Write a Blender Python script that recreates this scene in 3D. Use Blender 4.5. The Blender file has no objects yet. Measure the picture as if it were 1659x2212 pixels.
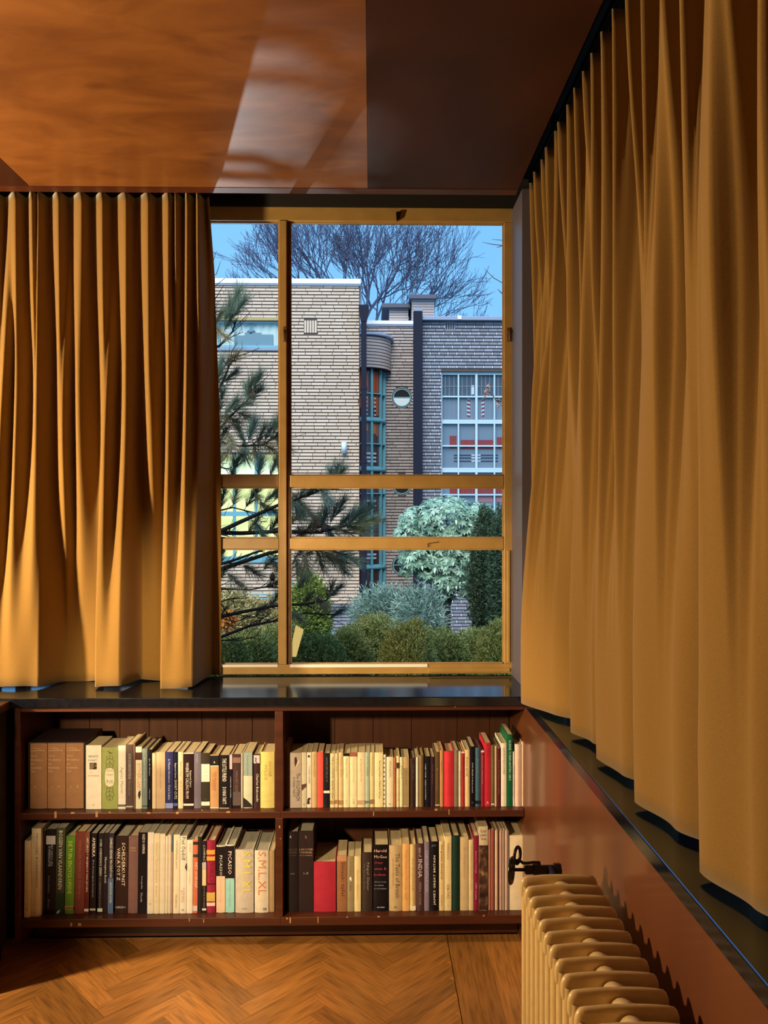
import bpy, math, random
from mathutils import Vector, Matrix
R = random.Random(7)
S = bpy.context.scene
COL = S.collection
D = bpy.data

# ------------------------------------------------------------------ camera, sky, sun, exposure
F, CX, HZ, EYE = 1650.0, 829.5, 1112.0, 1.70          # focal length in px of the 1659x2212 frame, axis, horizon row, eye height
PHI = math.atan(0.01727)
cam = D.objects.new('camera', D.cameras.new('camera')); COL.objects.link(cam)
cam.location = (0, 0, EYE); cam.rotation_euler = (math.radians(90), 0, -PHI)
cam.data.sensor_width = 36; cam.data.lens = F / 2212 * 36
cam.data.shift_y = (HZ - 1106) / 2212; cam.data.clip_start = 0.02; cam.data.clip_end = 300
S.camera = cam

W = D.worlds.new('dusk_sky'); S.world = W; W.use_nodes = True
nt = W.node_tree; nt.nodes.clear()
tc = nt.nodes.new('ShaderNodeTexCoord'); sp = nt.nodes.new('ShaderNodeSeparateXYZ')
cr = nt.nodes.new('ShaderNodeValToRGB'); bg = nt.nodes.new('ShaderNodeBackground'); wo = nt.nodes.new('ShaderNodeOutputWorld')
cr.color_ramp.elements[0].position = 0.0; cr.color_ramp.elements[0].color = (0.22, 0.52, 0.88, 1)
cr.color_ramp.elements[1].position = 0.9; cr.color_ramp.elements[1].color = (0.09, 0.28, 0.74, 1)
nz = nt.nodes.new('ShaderNodeTexNoise'); nz.inputs['Scale'].default_value = 2.2; nz.inputs['Detail'].default_value = 3
mx = nt.nodes.new('ShaderNodeMix'); mx.data_type = 'RGBA'; mx.inputs[7].default_value = (0.26, 0.56, 0.88, 1)
mr = nt.nodes.new('ShaderNodeMapRange'); mr.inputs[1].default_value = .45; mr.inputs[2].default_value = .75; mr.inputs[4].default_value = .45
nt.links.new(tc.outputs['Generated'], sp.inputs[0]); nt.links.new(sp.outputs[2], cr.inputs[0])
nt.links.new(tc.outputs['Generated'], nz.inputs['Vector']); nt.links.new(nz.outputs[0], mr.inputs[0]); nt.links.new(mr.outputs[0], mx.inputs[0])
nt.links.new(cr.outputs[0], mx.inputs[6]); nt.links.new(mx.outputs[2], bg.inputs[0]); nt.links.new(bg.outputs[0], wo.inputs[0])
bg.inputs[1].default_value = 1.5

def light(name, kind, loc, aim, energy, color, **kw):
    l = D.lights.new(name, kind); l.energy = energy; l.color = color
    for k, v in kw.items(): setattr(l, k, v)
    o = D.objects.new(name, l); COL.objects.link(o); o.location = loc
    o.rotation_euler = (Vector(aim) - Vector(loc)).to_track_quat('-Z', 'Y').to_euler()
    return o
light('evening_sun', 'SUN', (-6, -14, 24), (0, 10, 0.6), 5.0, (1.0, 0.88, 0.78), angle=math.radians(50))

vs = S.view_settings
vs.view_transform = 'Standard'; vs.look = 'None'; vs.gamma = 1; vs.use_curve_mapping = False
vs.exposure = 0.0
LAMP_READ, LAMP_GLOBE, LAMP_FLOOR = 320.0, 2250.0, 260.0   # reading lamp turned to the books (watts), opal globe (emission)
GARDEN_SPOT = 420.0         # uplight in the garden bed, watts

# ------------------------------------------------------------------ helpers
def at(px, py, Y):
    """Point of the plane at depth Y (metres in front of the lens) that the photograph shows at px, py."""
    a, b = (px - CX) / F, (HZ - py) / F
    dx, dy = a * math.cos(PHI) + math.sin(PHI), math.cos(PHI) - a * math.sin(PHI)
    return Vector((Y * dx / dy, Y, EYE + Y * b / dy))
def lin(c):
    return tuple(((v / 255) / 12.92 if v / 255 <= .04045 else ((v / 255 + .055) / 1.055) ** 2.4) for v in c)
def lit(c):
    """Own colour of a thing that looks c (sRGB) under the warm lamp."""
    l = lin(c); return tuple(min(.9, max(.004, v / w)) for v, w in zip(l, (1.0, .72, .36)))

MATS = {}
def mat(name, col=(.5, .5, .5), rough=.6, metal=0, coat=0, emit=0, spec=.5, coat_rough=.1, sheen=0):
    if name in MATS: return MATS[name]
    m = D.materials.new(name); m.use_nodes = True
    b = m.node_tree.nodes['Principled BSDF']
    b.inputs['Base Color'].default_value = (*col[:3], 1); b.inputs['Roughness'].default_value = rough
    b.inputs['Metallic'].default_value = metal; b.inputs['Coat Weight'].default_value = coat
    b.inputs['Coat Roughness'].default_value = coat_rough; b.inputs['Specular IOR Level'].default_value = spec
    b.inputs['Sheen Weight'].default_value = sheen
    if emit:
        b.inputs['Emission Color'].default_value = (*col[:3], 1); b.inputs['Emission Strength'].default_value = emit
    MATS[name] = m; return m
def node(m, t, **kw):
    n = m.node_tree.nodes.new(t)
    for k, v in kw.items():
        if k in n.inputs.keys(): n.inputs[k].default_value = v
        else: setattr(n, k, v)
    return n
def link(m, a, b): m.node_tree.links.new(a, b)
def ramp(m, stops):
    n = m.node_tree.nodes.new('ShaderNodeValToRGB'); e = n.color_ramp.elements
    while len(e) < len(stops): e.new(.5)
    for el, (p, c) in zip(e, stops): el.position = p; el.color = (*c[:3], 1)
    return n
def varied(name, stops, scale=(1, 1, 1), nscale=5, detail=4, rough=.6, coat=0, bump=0, source='noise', distortion=0, coat_rough=.1, sheen=0, spec=.5):
    """Procedural colour: noise in object coordinates, or one random value per piece ('island' / 'object')."""
    if name in MATS: return MATS[name]
    m = mat(name, stops[0][1], rough, coat=coat, coat_rough=coat_rough, sheen=sheen, spec=spec)
    b = m.node_tree.nodes['Principled BSDF']
    t = node(m, 'ShaderNodeTexCoord'); mp = node(m, 'ShaderNodeMapping'); mp.inputs['Scale'].default_value = scale
    n = node(m, 'ShaderNodeTexNoise'); n.inputs['Scale'].default_value = nscale; n.inputs['Detail'].default_value = detail
    n.inputs['Distortion'].default_value = distortion
    link(m, t.outputs['Object'], mp.inputs[0]); link(m, mp.outputs[0], n.inputs['Vector'])
    r = ramp(m, stops)
    if source == 'noise': link(m, n.outputs[0], r.inputs[0])
    else:
        g = node(m, 'ShaderNodeNewGeometry' if source == 'island' else 'ShaderNodeObjectInfo')
        ma = node(m, 'ShaderNodeMath', operation='MULTIPLY_ADD'); ma.inputs[1].default_value = .62
        mb = node(m, 'ShaderNodeMath', operation='MULTIPLY'); mb.inputs[1].default_value = .38
        link(m, n.outputs[0], mb.inputs[0])
        link(m, g.outputs['Random Per Island' if source == 'island' else 'Random'], ma.inputs[0]); link(m, mb.outputs[0], ma.inputs[2])
        link(m, ma.outputs[0], r.inputs[0])
    link(m, r.outputs[0], b.inputs['Base Color'])
    if bump:
        bp = node(m, 'ShaderNodeBump'); bp.inputs['Strength'].default_value = bump; bp.inputs['Distance'].default_value = .01
        link(m, n.outputs[0], bp.inputs['Height']); link(m, bp.outputs[0], b.inputs['Normal'])
    return m

def tag(o, label=None, cat=None, group=None, kind=None):
    if label: o['label'] = label
    if cat: o['category'] = cat
    if group: o['group'] = group
    if kind: o['kind'] = kind
    return o
def empty(name, loc=(0, 0, 0), label=None, cat=None, group=None, kind=None, parent=None):
    o = D.objects.new(name, None); COL.objects.link(o); o.location = loc; o.empty_display_size = .1
    if parent: o.parent = parent; o.location = Vector(loc) - wloc(parent)
    return tag(o, label, cat, group, kind)
def wloc(o):
    v = Vector((0, 0, 0))
    while o is not None: v = v + o.location; o = o.parent
    return v

class MB:
    """Collects faces in world coordinates and links them as one mesh object."""
    def __init__(s): s.v, s.f, s.sm = [], [], []
    def add(s, vs, fs, smooth=False):
        n = len(s.v); s.v += [tuple(v) for v in vs]; s.f += [tuple(i + n for i in f) for f in fs]; s.sm += [smooth] * len(fs); return s
    def box(s, a, b):
        (x0, y0, z0), (x1, y1, z1) = a, b
        return s.add([(x0, y0, z0), (x1, y0, z0), (x1, y1, z0), (x0, y1, z0), (x0, y0, z1), (x1, y0, z1), (x1, y1, z1), (x0, y1, z1)],
                     [(0, 3, 2, 1), (4, 5, 6, 7), (0, 1, 5, 4), (1, 2, 6, 5), (2, 3, 7, 6), (3, 0, 4, 7)])
    def prism(s, poly, d, smooth=False):
        """poly: 3-D outline; extruded by vector d."""
        n = len(poly); d = Vector(d); p = [Vector(q) for q in poly]
        s.add(p + [q + d for q in p], [tuple(range(n))[::-1], tuple(range(n, 2 * n))])
        return s.add(p + [q + d for q in p], [(i, (i + 1) % n, (i + 1) % n + n, i + n) for i in range(n)], smooth)
    def tube(s, path, rad, n=8, cap=True, smooth=True):
        P = [Vector(p) for p in path]; k = len(P)
        rad = [rad] * k if isinstance(rad, (int, float)) else rad
        vs, ref = [], None
        for i, p in enumerate(P):
            t = (P[min(i + 1, k - 1)] - P[max(i - 1, 0)]).normalized()
            if ref is None: ref = t.orthogonal().normalized()
            ref = (ref - t * ref.dot(t)); ref = ref.normalized() if ref.length > 1e-6 else t.orthogonal().normalized()
            b = t.cross(ref)
            for j in range(n):
                a = 2 * math.pi * j / n; vs.append(p + (ref * math.cos(a) + b * math.sin(a)) * rad[i])
        fs = [(i * n + j, i * n + (j + 1) % n, (i + 1) * n + (j + 1) % n, (i + 1) * n + j) for i in range(k - 1) for j in range(n)]
        s.add(vs, fs, smooth)
        if cap: s.add(vs[:n] + vs[-n:], [tuple(range(n))[::-1], tuple(range(n, 2 * n))])
        return s
    def lathe(s, prof, c, n=24, smooth=True, a0=0, a1=2 * math.pi):
        full = abs(a1 - a0 - 2 * math.pi) < 1e-6; m = n if full else n + 1
        vs = [(c[0] + r * math.cos(a0 + (a1 - a0) * j / n), c[1] + r * math.sin(a0 + (a1 - a0) * j / n), c[2] + z) for r, z in prof for j in range(m)]
        fs = [(i * m + j, i * m + (j + 1) % m, (i + 1) * m + (j + 1) % m, (i + 1) * m + j) for i in range(len(prof) - 1) for j in range(n)]
        return s.add(vs, fs, smooth)
    def mesh(s, name, origin=(0, 0, 0)):
        o = Vector(origin); me = D.meshes.new(name); me.from_pydata([tuple(Vector(v) - o) for v in s.v], [], s.f)
        me.polygons.foreach_set('use_smooth', s.sm); me.update(); return me
    def build(s, name, m, parent=None, bevel=0, origin=None, kind=None, label=None):
        org = Vector(origin) if origin is not None else (wloc(parent) if parent else Vector((0, 0, 0)))
        me = s.mesh(name, org); me.materials.append(m)
        o = D.objects.new(name, me); COL.objects.link(o)
        if parent: o.parent = parent; o.location = org - wloc(parent)
        else: o.location = org
        if bevel:
            b = o.modifiers.new('bevel', 'BEVEL'); b.width = bevel; b.segments = 2; b.limit_method = 'ANGLE'
        return tag(o, label, kind=kind)
def box(name, a, b, m, parent=None, bevel=0, kind=None, label=None): return MB().box(a, b).build(name, m, parent, bevel, kind=kind, label=label)
def pxbox(name, x0, y0, x1, y1, Y, depth, m, parent=None, bevel=0):
    """Box whose front face at depth Y covers the pixel rectangle; it reaches back by depth."""
    p, q = at(x0, y1, Y), at(x1, y0, Y)
    return box(name, (p.x, Y, p.z), (q.x, Y + depth, q.z), m, parent, bevel)
def sharing(name, me, parent, loc, rot=(0, 0, 0), scale=(1, 1, 1)):
    o = D.objects.new(name, me); COL.objects.link(o); o.parent = parent
    o.location = Vector(loc) - (wloc(parent) if parent else Vector((0, 0, 0))); o.rotation_euler = rot; o.scale = scale; return o
TEXTS = []
def text(name, s, m, parent, centre, length, height, mode='down', bold=0):
    """Flat lettering on a face that looks towards -Y. mode: down / up (along the spine) or across."""
    c = D.curves.new(name, 'FONT'); c.body = s; c.align_x = 'CENTER'; c.align_y = 'CENTER'; c.size = .1; c.resolution_u = 1; c.offset = bold
    c.materials.append(m)
    o = D.objects.new(name, c); COL.objects.link(o); o.parent = parent; o.location = Vector(centre) - wloc(parent)
    ax, ay = {'down': ((0, 0, -1), (1, 0, 0)), 'up': ((0, 0, 1), (-1, 0, 0)), 'across': ((1, 0, 0), (0, 0, 1))}[mode]
    o.rotation_euler = Matrix((ax, ay, (0, -1, 0))).transposed().to_euler()
    TEXTS.append((o, length, height)); return o
# ------------------------------------------------------------------ materials of the room
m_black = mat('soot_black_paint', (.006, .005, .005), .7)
m_stone = varied('polished_black_stone_sky_tint', [(.3, (.003, .004, .008)), (.7, (.007, .009, .018))], nscale=60, rough=.12, spec=.5)
m_stone.node_tree.nodes['Principled BSDF'].inputs['Specular Tint'].default_value = (.50, .72, 1, 1); m_stone.node_tree.nodes['Principled BSDF'].inputs['IOR'].default_value = 2.7  # blue specular tint and high IOR paint a sky reflection onto the black sills
m_wall = mat('brown_wall_paint', (.075, .034, .016), .8)
m_reveal = mat('grey_reveal_paint', (.085, .08, .12), .5)
m_ochre = varied('ochre_frame_paint', [(.35, (.32, .20, .062)), (.7, (.38, .245, .085))], nscale=14, rough=.42, bump=.05)
m_veneer = varied('reddish_veneer', [(.25, (.085, .024, .008)), (.55, (.120, .037, .012)), (.8, (.155, .052, .016))], scale=(1, 1, .25), nscale=5, detail=6, rough=.42, coat=.5, coat_rough=.11)
m_case = varied('dark_bookcase_wood', [(.25, (.042, .010, .005)), (.6, (.072, .018, .008)), (.85, (.12, .036, .013))], scale=(.35, 1, 6), nscale=6, detail=5, rough=.45, coat=.15)
m_caseb = varied('bookcase_back_wood', [(.25, (.050, .014, .006)), (.6, (.080, .025, .009)), (.85, (.115, .038, .013))], scale=(6, 1, .5), nscale=5, detail=5, rough=.55)
m_brass = mat('old_brass', (.25, .14, .05), .4, 1)
m_iron = mat('black_iron', (.012, .011, .011), .3, .6)
m_glass = D.materials.new('window_glass'); m_glass.use_nodes = True
_n = m_glass.node_tree; _n.nodes.clear()
_o = _n.nodes.new('ShaderNodeOutputMaterial'); _mx = _n.nodes.new('ShaderNodeMixShader'); _t = _n.nodes.new('ShaderNodeBsdfTransparent'); _g = _n.nodes.new('ShaderNodeBsdfGlossy')
_g.inputs['Roughness'].default_value = .02; _t.inputs[0].default_value = (.95, .97, .96, 1); _fr = _n.nodes.new('ShaderNodeFresnel'); _fr.inputs[0].default_value = 1.25
_n.links.new(_fr.outputs[0], _mx.inputs[0]); _n.links.new(_t.outputs[0], _mx.inputs[1]); _n.links.new(_g.outputs[0], _mx.inputs[2]); _n.links.new(_mx.outputs[0], _o.inputs[0])

# ------------------------------------------------------------------ room shell
CEIL, SILL, SILLB = 3.033, .994, .957
YB, YW = 2.97, 3.37                       # front of the bookcase, plane of the back window
box('wall_left', (-5.1, -5.1, -.3), (-5, 3.5, 3.2), m_wall, kind='structure')
box('wall_rear', (-5, -5.1, -.3), (1.2, -5, 3.2), m_wall, kind='structure')
wb = empty('wall_back', (0, 3.4, 0), kind='structure')
box('wall_below_window', (-5, 3.325, -.3), (1.2, 3.5, SILLB), m_wall, wb)
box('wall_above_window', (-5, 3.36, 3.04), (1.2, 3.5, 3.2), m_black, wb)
box('wall_beside_window', (-5, 3.325, SILLB), (-2.3, 3.5, 3.04), m_wall, wb)
box('corner_pier', (.622, 3.13, SILL), (1.2, 3.5, 3.04), m_reveal, wb)
wr = empty('wall_right', (.7, 0, 0), kind='structure')
box('veneer_panel', (.600, -5, 0), (.625, 3.325, SILLB), m_veneer, wr)
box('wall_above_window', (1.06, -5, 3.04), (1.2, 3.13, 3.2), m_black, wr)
box('wall_below_window', (.625, -5, -.3), (1.2, 3.325, SILLB), m_wall, wr)
box('wall_beside_window', (.6, -5, SILLB), (1.2, .3, 3.04), m_wall, wr)
box('roof', (-5.2, -5.2, 3.2), (1.3, 3.6, 3.35), m_wall, kind='structure')
MB().box((-5, 3.17, 3.15), (1.2, 3.36, 3.2)).box((.66, -5, 3.15), (1.2, 3.17, 3.2)).build('curtain_recess_lining', m_black, wb)

# ceiling of veneer panels, lacquered
m_burl = varied('burl_veneer', [(.25, (.080, .024, .007)), (.42, (.135, .045, .011)), (.58, (.21, .078, .019)), (.8, (.32, .135, .036))], scale=(.55, 1.25, 1), nscale=2.4, detail=9, rough=.42, coat=.25, coat_rough=.2, distortion=.7)
m_burl2 = varied('red_burl_veneer', [(.25, (.020, .005, .003)), (.5, (.036, .010, .005)), (.8, (.06, .018, .007))], scale=(.9, .9, 1), nscale=2.0, detail=7, rough=.5, coat=.06, coat_rough=.2, distortion=.5, spec=.25)
_b = m_burl.node_tree; _r = [n for n in _b.nodes if n.type == 'VALTORGB'][0]; _n1 = [n for n in _b.nodes if n.type == 'TEX_NOISE'][0]
_n2 = node(m_burl, 'ShaderNodeTexNoise'); _n2.inputs['Scale'].default_value = 5.5; _n2.inputs['Detail'].default_value = 10; _n2.inputs['Roughness'].default_value = .62; _n2.inputs['Distortion'].default_value = 1.1
_v = node(m_burl, 'ShaderNodeTexVoronoi'); _v.inputs['Scale'].default_value = 4.2; _vr = node(m_burl, 'ShaderNodeMapRange'); _vr.inputs[1].default_value = .0; _vr.inputs[2].default_value = .13; _vr.inputs[3].default_value = -.16; _vr.inputs[4].default_value = 0
_m1 = node(m_burl, 'ShaderNodeMath', operation='MULTIPLY_ADD'); _m1.inputs[1].default_value = .5; _m2 = node(m_burl, 'ShaderNodeMath', operation='MULTIPLY'); _m2.inputs[1].default_value = .5; _m3 = node(m_burl, 'ShaderNodeMath', operation='ADD')
_mp = [n for n in _b.nodes if n.type == 'MAPPING'][0]
link(m_burl, _mp.outputs[0], _n2.inputs['Vector']); link(m_burl, _mp.outputs[0], _v.inputs['Vector']); link(m_burl, _n1.outputs[0], _m1.inputs[0]); link(m_burl, _n2.outputs[0], _m2.inputs[0]); link(m_burl, _m2.outputs[0], _m1.inputs[2])
link(m_burl, _v.outputs['Distance'], _vr.inputs[0]); link(m_burl, _m1.outputs[0], _m3.inputs[0]); link(m_burl, _vr.outputs[0], _m3.inputs[1]); link(m_burl, _m3.outputs[0], _r.inputs[0])
ce = empty('ceiling', (0, 0, CEIL), kind='structure')
cx0 = [-5, -2.75, -1.385, -.012, .6035]
for i in range(4):
    for j, (y0, y1) in enumerate(((-5, -1.2), (-1.2, .9), (.9, 3.12))):
        box('panel', (cx0[i] + .0005, y0 + .0005, CEIL), (cx0[i + 1] - .0005, y1 - .0005, CEIL + .02), m_burl if i in (0, 2) else m_burl2, ce, .001)
box('edge_strip', (-5, 3.12, CEIL - .002), (.6035, 3.172, CEIL + .02), m_case, ce)
box('backing_board', (-5, -5, CEIL + .02), (.6035, 3.172, CEIL + .03), m_black, ce)
MB().box((-5, 3.16, CEIL + .03), (.6035, 3.172, 3.2)).box((.592, -5, CEIL + .03), (.6035, 3.16, 3.2)).build('fascia', m_black, ce)

# herringbone parquet
def oak(i, k): return varied('oak_block_%d' % i, [(.2, tuple(v * .72 * k for v in (.185, .082, .024))), (.55, tuple(v * k for v in (.37, .17, .046))), (.85, tuple(v * 1.25 * k for v in (.37, .17, .046)))], scale=(1.2, 14, 1), nscale=7, detail=6, rough=.38, coat=.2, coat_rough=.15)
oaks = [oak(i, k) for i, k in enumerate((1.0, .82, 1.15, .66, .95))]
fl = empty('floor', (0, 0, 0), kind='structure')
box('subfloor', (-5, -5, -.06), (.6, 3.33, -.012), m_black, fl)
PW, PL = .07, .35
blk = MB().box((.0004, .0004, -.012), (PL - .0004, PW - .0004, 0))
blk_me = []
for m in oaks:
    me = blk.mesh('plank'); me.materials.append(m); blk_me.append(me)
far = []
def clip_ok(c): return -3.5 < c[0] < .30 and -2.5 < c[1] < 3.05
c45 = math.cos(math.pi / 4)
planks = []
for k in range(-90, 91):
    for r in range(-14, 15):
        u, v = k * PW + r * PL, k * PW - r * PL
        for horiz in (0, 1):
            if horiz: bx = (u, v, PL, PW)
            else: bx = (u, v + PW, PW, PL)                  # the block that stands up from the left end of the lying one
            mx_, my_ = bx[0] + bx[2] / 2, bx[1] + bx[3] / 2
            wx, wy = (mx_ - my_) * c45 - .9, (mx_ + my_) * c45 + .62
            planks.append((bx, horiz, wx, wy))
seen = set()
rest = MB(); npl = 0
for bx, horiz, wx, wy in sorted(planks, key=lambda t: abs(t[3] - 2.9) + .6 * abs(t[2] + .3)):
    key = (round(wx, 3), round(wy, 3))
    if key in seen: continue
    seen.add(key)
    if not (-5.1 < wx < .50 and -5.1 < wy < 3.25): continue
    L = Matrix.Rotation(math.radians(45 if horiz else 135), 4, 'Z')
    org = Vector((wx, wy, 0)) - L @ Vector((PL / 2, PW / 2, 0))
    # keep clear of the straight border and the plinth
    cor = [org + L @ Vector(c) for c in ((0, 0, 0), (PL, 0, 0), (PL, PW, 0), (0, PW, 0))]
    if max(c.x for c in cor) > .305 or max(c.y for c in cor) > 3.088 or min(c.y for c in cor) < -5 or min(c.x for c in cor) < -5:
        # trim to a polygon against the border lines
        poly = [c.copy() for c in cor]
        for ax, lim, sg in ((0, .305, 1), (1, 3.088, 1), (1, -4.999, -1), (0, -4.999, -1)):
            out = []
            for i in range(len(poly)):
                p, q = poly[i], poly[(i + 1) % len(poly)]
                pin, qin = (p[ax] - lim) * sg <= 0, (q[ax] - lim) * sg <= 0
                if pin: out.append(p)
                if pin != qin: out.append(p.lerp(q, (lim - p[ax]) / (q[ax] - p[ax])))
            poly = out
            if len(poly) < 3: break
        if len(poly) < 3: continue
        cen = sum(poly, Vector()) / len(poly); poly = [cen + (p - cen) * .997 for p in poly]
        if wy > 1.7 and npl < 300:
            npl += 1; Li = L.inverted()
            mb = MB().prism([Li @ (p - org) + Vector((0, 0, -.012)) for p in poly], (0, 0, .012)); me = mb.mesh('plank'); me.materials.append(R.choice(oaks))
            o = sharing('plank', me, fl, org, (0, 0, L.to_euler().z))
        else: rest.prism([p + Vector((0, 0, -.012)) for p in poly], (0, 0, .012))
        continue
    if wy > 1.7 and npl < 300:
        npl += 1
        sharing('plank', R.choice(blk_me), fl, org + Vector((0, 0, R.uniform(-.0004, .0002))), (0, 0, L.to_euler().z))
    else:
        rest.prism([c + Vector((0, 0, -.012)) for c in cor], (0, 0, .012))
for i in range(4):
    x0 = .308 + i * .073
    ys = [3.088, 2.30 - .31 * (i % 2), 1.15, 0, -1.2, -2.5, -5]
    for y1, y0 in zip(ys, ys[1:]):
        mb = MB().box((0, 0, -.012), (y1 - y0 - .001, .0722, 0)); me = mb.mesh('plank'); me.materials.append(oaks[(i * 3 + int(y0 * 7)) % 5])
        sharing('plank', me, fl, (x0 + .0722, y0, 0), (0, 0, math.pi / 2))
rest.build('plank_field', oaks[0], fl, kind='stuff')

# ------------------------------------------------------------------ sills
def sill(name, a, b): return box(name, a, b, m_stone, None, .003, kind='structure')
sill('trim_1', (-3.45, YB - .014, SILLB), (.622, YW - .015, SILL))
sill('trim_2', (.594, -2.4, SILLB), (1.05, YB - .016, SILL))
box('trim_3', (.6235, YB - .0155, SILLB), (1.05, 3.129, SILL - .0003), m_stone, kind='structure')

# ------------------------------------------------------------------ windows
def window(name, loc): return empty(name, loc, kind='structure')
w1 = window('window_1', (0, YW, SILL))
def zz(py, Y=YW): return at(800, py, Y).z
def xx(px, Y=YW): return at(px, 1100, Y).x
zb0, zb1, zt0, zt1 = zz(1455), zz(1434), zz(480), zz(450)
XR, XRi, XM0, XM1, XL = xx(1107), xx(1088), xx(603), xx(625), -2.3
t1a, t1b, t2a, t2b = zz(1053), zz(1027), zz(1186), zz(1162)
ya, yb = YW - .012, YW + .035
box('bottom_rail', (XL, ya, zb0), (XR, yb, zb1), m_ochre, w1, .003)
box('top_rail', (XL, ya, zt0), (XR, yb, zt1), m_ochre, w1, .003)
box('jamb', (XRi, ya, zb1), (XR, yb, zt0), m_ochre, w1, .003)
box('jamb', (XL, ya, zb1), (XL + .05, yb, zt0), m_ochre, w1, .003)
box('mullion', (XM0, ya - .004, zb1), (xx(620), yb, zt0), m_ochre, w1, .003)
box('mullion', (-.80, ya - .004, zb1), (-.755, yb, zt0), m_ochre, w1, .003)
box('mullion', (-1.55, ya - .004, zb1), (-1.50, yb, zt0), m_ochre, w1, .003)
for x0, x1 in ((xx(627), XRi), (-.755, XM0), (-1.50, -.80), (XL + .05, -1.55)):
    for a, b in ((t1a, t1b), (t2a, t2b)):
        box('transom', (x0, ya, a), (x1, yb, b), m_ochre, w1, .003)
    for a, b in ((zb1, t2a), (t2b, t1a), (t1b, zt0)):
        p = box('pane', (x0, YW + .012, a), (x1, YW + .016, b), m_glass, w1)
        # putty bead round each pane
        fr = MB()
        for q in (((x0, YW + .004, a), (x0 + .005, YW + .012, b)), ((x1 - .005, YW + .004, a), (x1, YW + .012, b)), ((x0, YW + .004, a), (x1, YW + .012, a + .005)), ((x0, YW + .004, b - .005), (x1, YW + .012, b))): fr.box(*q)
        fr.build('glazing_bead', m_ochre, w1)
# casement leaf of the right light: inner frame edge beside the mullion and right jamb
m_rust = varied('rust_brown_edge', [(.3, (.06, .022, .008)), (.7, (.13, .055, .02))], nscale=30, rough=.6)
box('casement_stile', (xx(619.5), ya + .012, zb1), (xx(627.3), yb - .004, zt0), m_rust, w1)
box('casement_stile', (xx(1094), ya - .009, zb1 + .01), (xx(1100), ya, t2a - .005), m_ochre, w1, .002)
box('casement_rail', (xx(925), ya - .008, zz(1451)), (xx(1100), ya, zz(1442)), m_ochre, w1, .002)
box('glazing_strip', (xx(462), ya - .004, zz(1439)), (xx(601), ya + .01, zz(1433.5)), mat('white_gloss_paint', (.8, .8, .82), .3), w1, .001)
box('glazing_strip', (xx(627), ya - .004, zz(1440)), (xx(923), ya + .01, zz(1433.5)), MATS['white_gloss_paint'], w1, .001)
for px, py, h in ((615, 721, 34), (1100, 722, 30)):
    c = at(px, py, ya - .014); hn = empty('window_latch', c, parent=w1)
    box('back_plate', (c.x - .008, ya - .006, c.z - h / 1000), (c.x + .008, ya, c.z + h / 1000), m_rust, hn, .002)
    MB().tube([c + Vector((0, .01, .012)), c + Vector((0, -.012, .012)), c + Vector((0, -.014, -.022)), c + Vector((.002, -.008, -.034))], [.005, .006, .006, .004]).build('latch_lever', m_rust, hn)
c = at(860, 467, ya - .012)
MB().prism([c + Vector((-.009, 0, .02)), c + Vector((.014, 0, .02)), c + Vector((.004, 0, -.012)), c + Vector((-.006, 0, -.02))], (0, .011, 0)).build('catch', m_iron, w1, .002)
MB().tube([at(924, 1182, ya - .004), at(924, 1174, ya - .004), at(946, 1171, ya - .004)], .0022, 6).build('crack_filler', m_rust, w1)
tape = MB().prism([at(624, 1419, YW + .0105), at(640, 1419, YW + .0105), at(656, 1360, YW + .0105), at(639, 1350, YW + .0105)], (0, .001, 0)).build('sticker', mat('pale_yellow_sticker', (.62, .68, .42), .7))
tape.parent = w1; tape.location = -Vector(w1.location)
# side window behind the right curtain
w2 = window('window_2', (1.06, 1.5, SILL))
fr = MB()
for y0, y1 in ((.3, .36), (1.2, 1.26), (2.1, 2.16), (3.07, 3.13)): fr.box((1.06, y0, SILL), (1.11, y1, 3.04))
fr.build('mullions', m_ochre, w2)
for z0, z1 in ((SILL, SILL + .06), (1.55, 1.6), (1.82, 1.87), (2.99, 3.04)):
    box('rail', (1.06, .36, z0), (1.11, 3.07, z1), m_ochre, w2)
for y0, y1 in ((.36, 1.2), (1.26, 2.1), (2.16, 3.07)):
    for z0, z1 in ((SILL + .06, 1.55), (1.6, 1.82), (1.87, 2.99)): box('pane', (1.085, y0, z0), (1.089, y1, z1), m_glass, w2)

# ------------------------------------------------------------------ curtains
m_cloth = varied('ochre_wool_curtain', [(.3, (.215, .124, .033)), (.7, (.255, .148, .041))], nscale=420, detail=1, rough=.95, bump=.03, sheen=.25, spec=.1)
def sm(t): t = min(1, max(0, t)); return t * t * (3 - 2 * t)
def curve(pts):
    def f(x):
        if x <= pts[0][0]: return pts[0][1]
        for (a, p), (b, q) in zip(pts, pts[1:]):
            if x <= b: return p + (q - p) * sm((x - a) / (b - a))
        return pts[-1][1]
    return f
def saw(ridges, fall, lead=True):
    """Folds with a ridge at each position: after a ridge the cloth falls back within `fall`, then comes forward slowly to the next."""
    pts = []
    for a, b in zip(ridges, ridges[1:]):
        w = min(fall, .45 * (b - a)); pts += [(a, 1), (a + w, 0)]
        if not lead: pts.append((b - .35 * (b - a), .45))
    return curve(pts + [(ridges[-1], 1)])
def cloth(name, point, nu, nv, parent):
    vs = [point(i / nu, j / nv) for j in range(nv + 1) for i in range(nu + 1)]
    fs = [(j * (nu + 1) + i, j * (nu + 1) + i + 1, (j + 1) * (nu + 1) + i + 1, (j + 1) * (nu + 1) + i) for j in range(nv) for i in range(nu)]
    o = MB().add(vs, fs, True).build(name, m_cloth, parent)
    s = o.modifiers.new('thickness', 'SOLIDIFY'); s.thickness = .003; s.offset = 0
    return o
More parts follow.
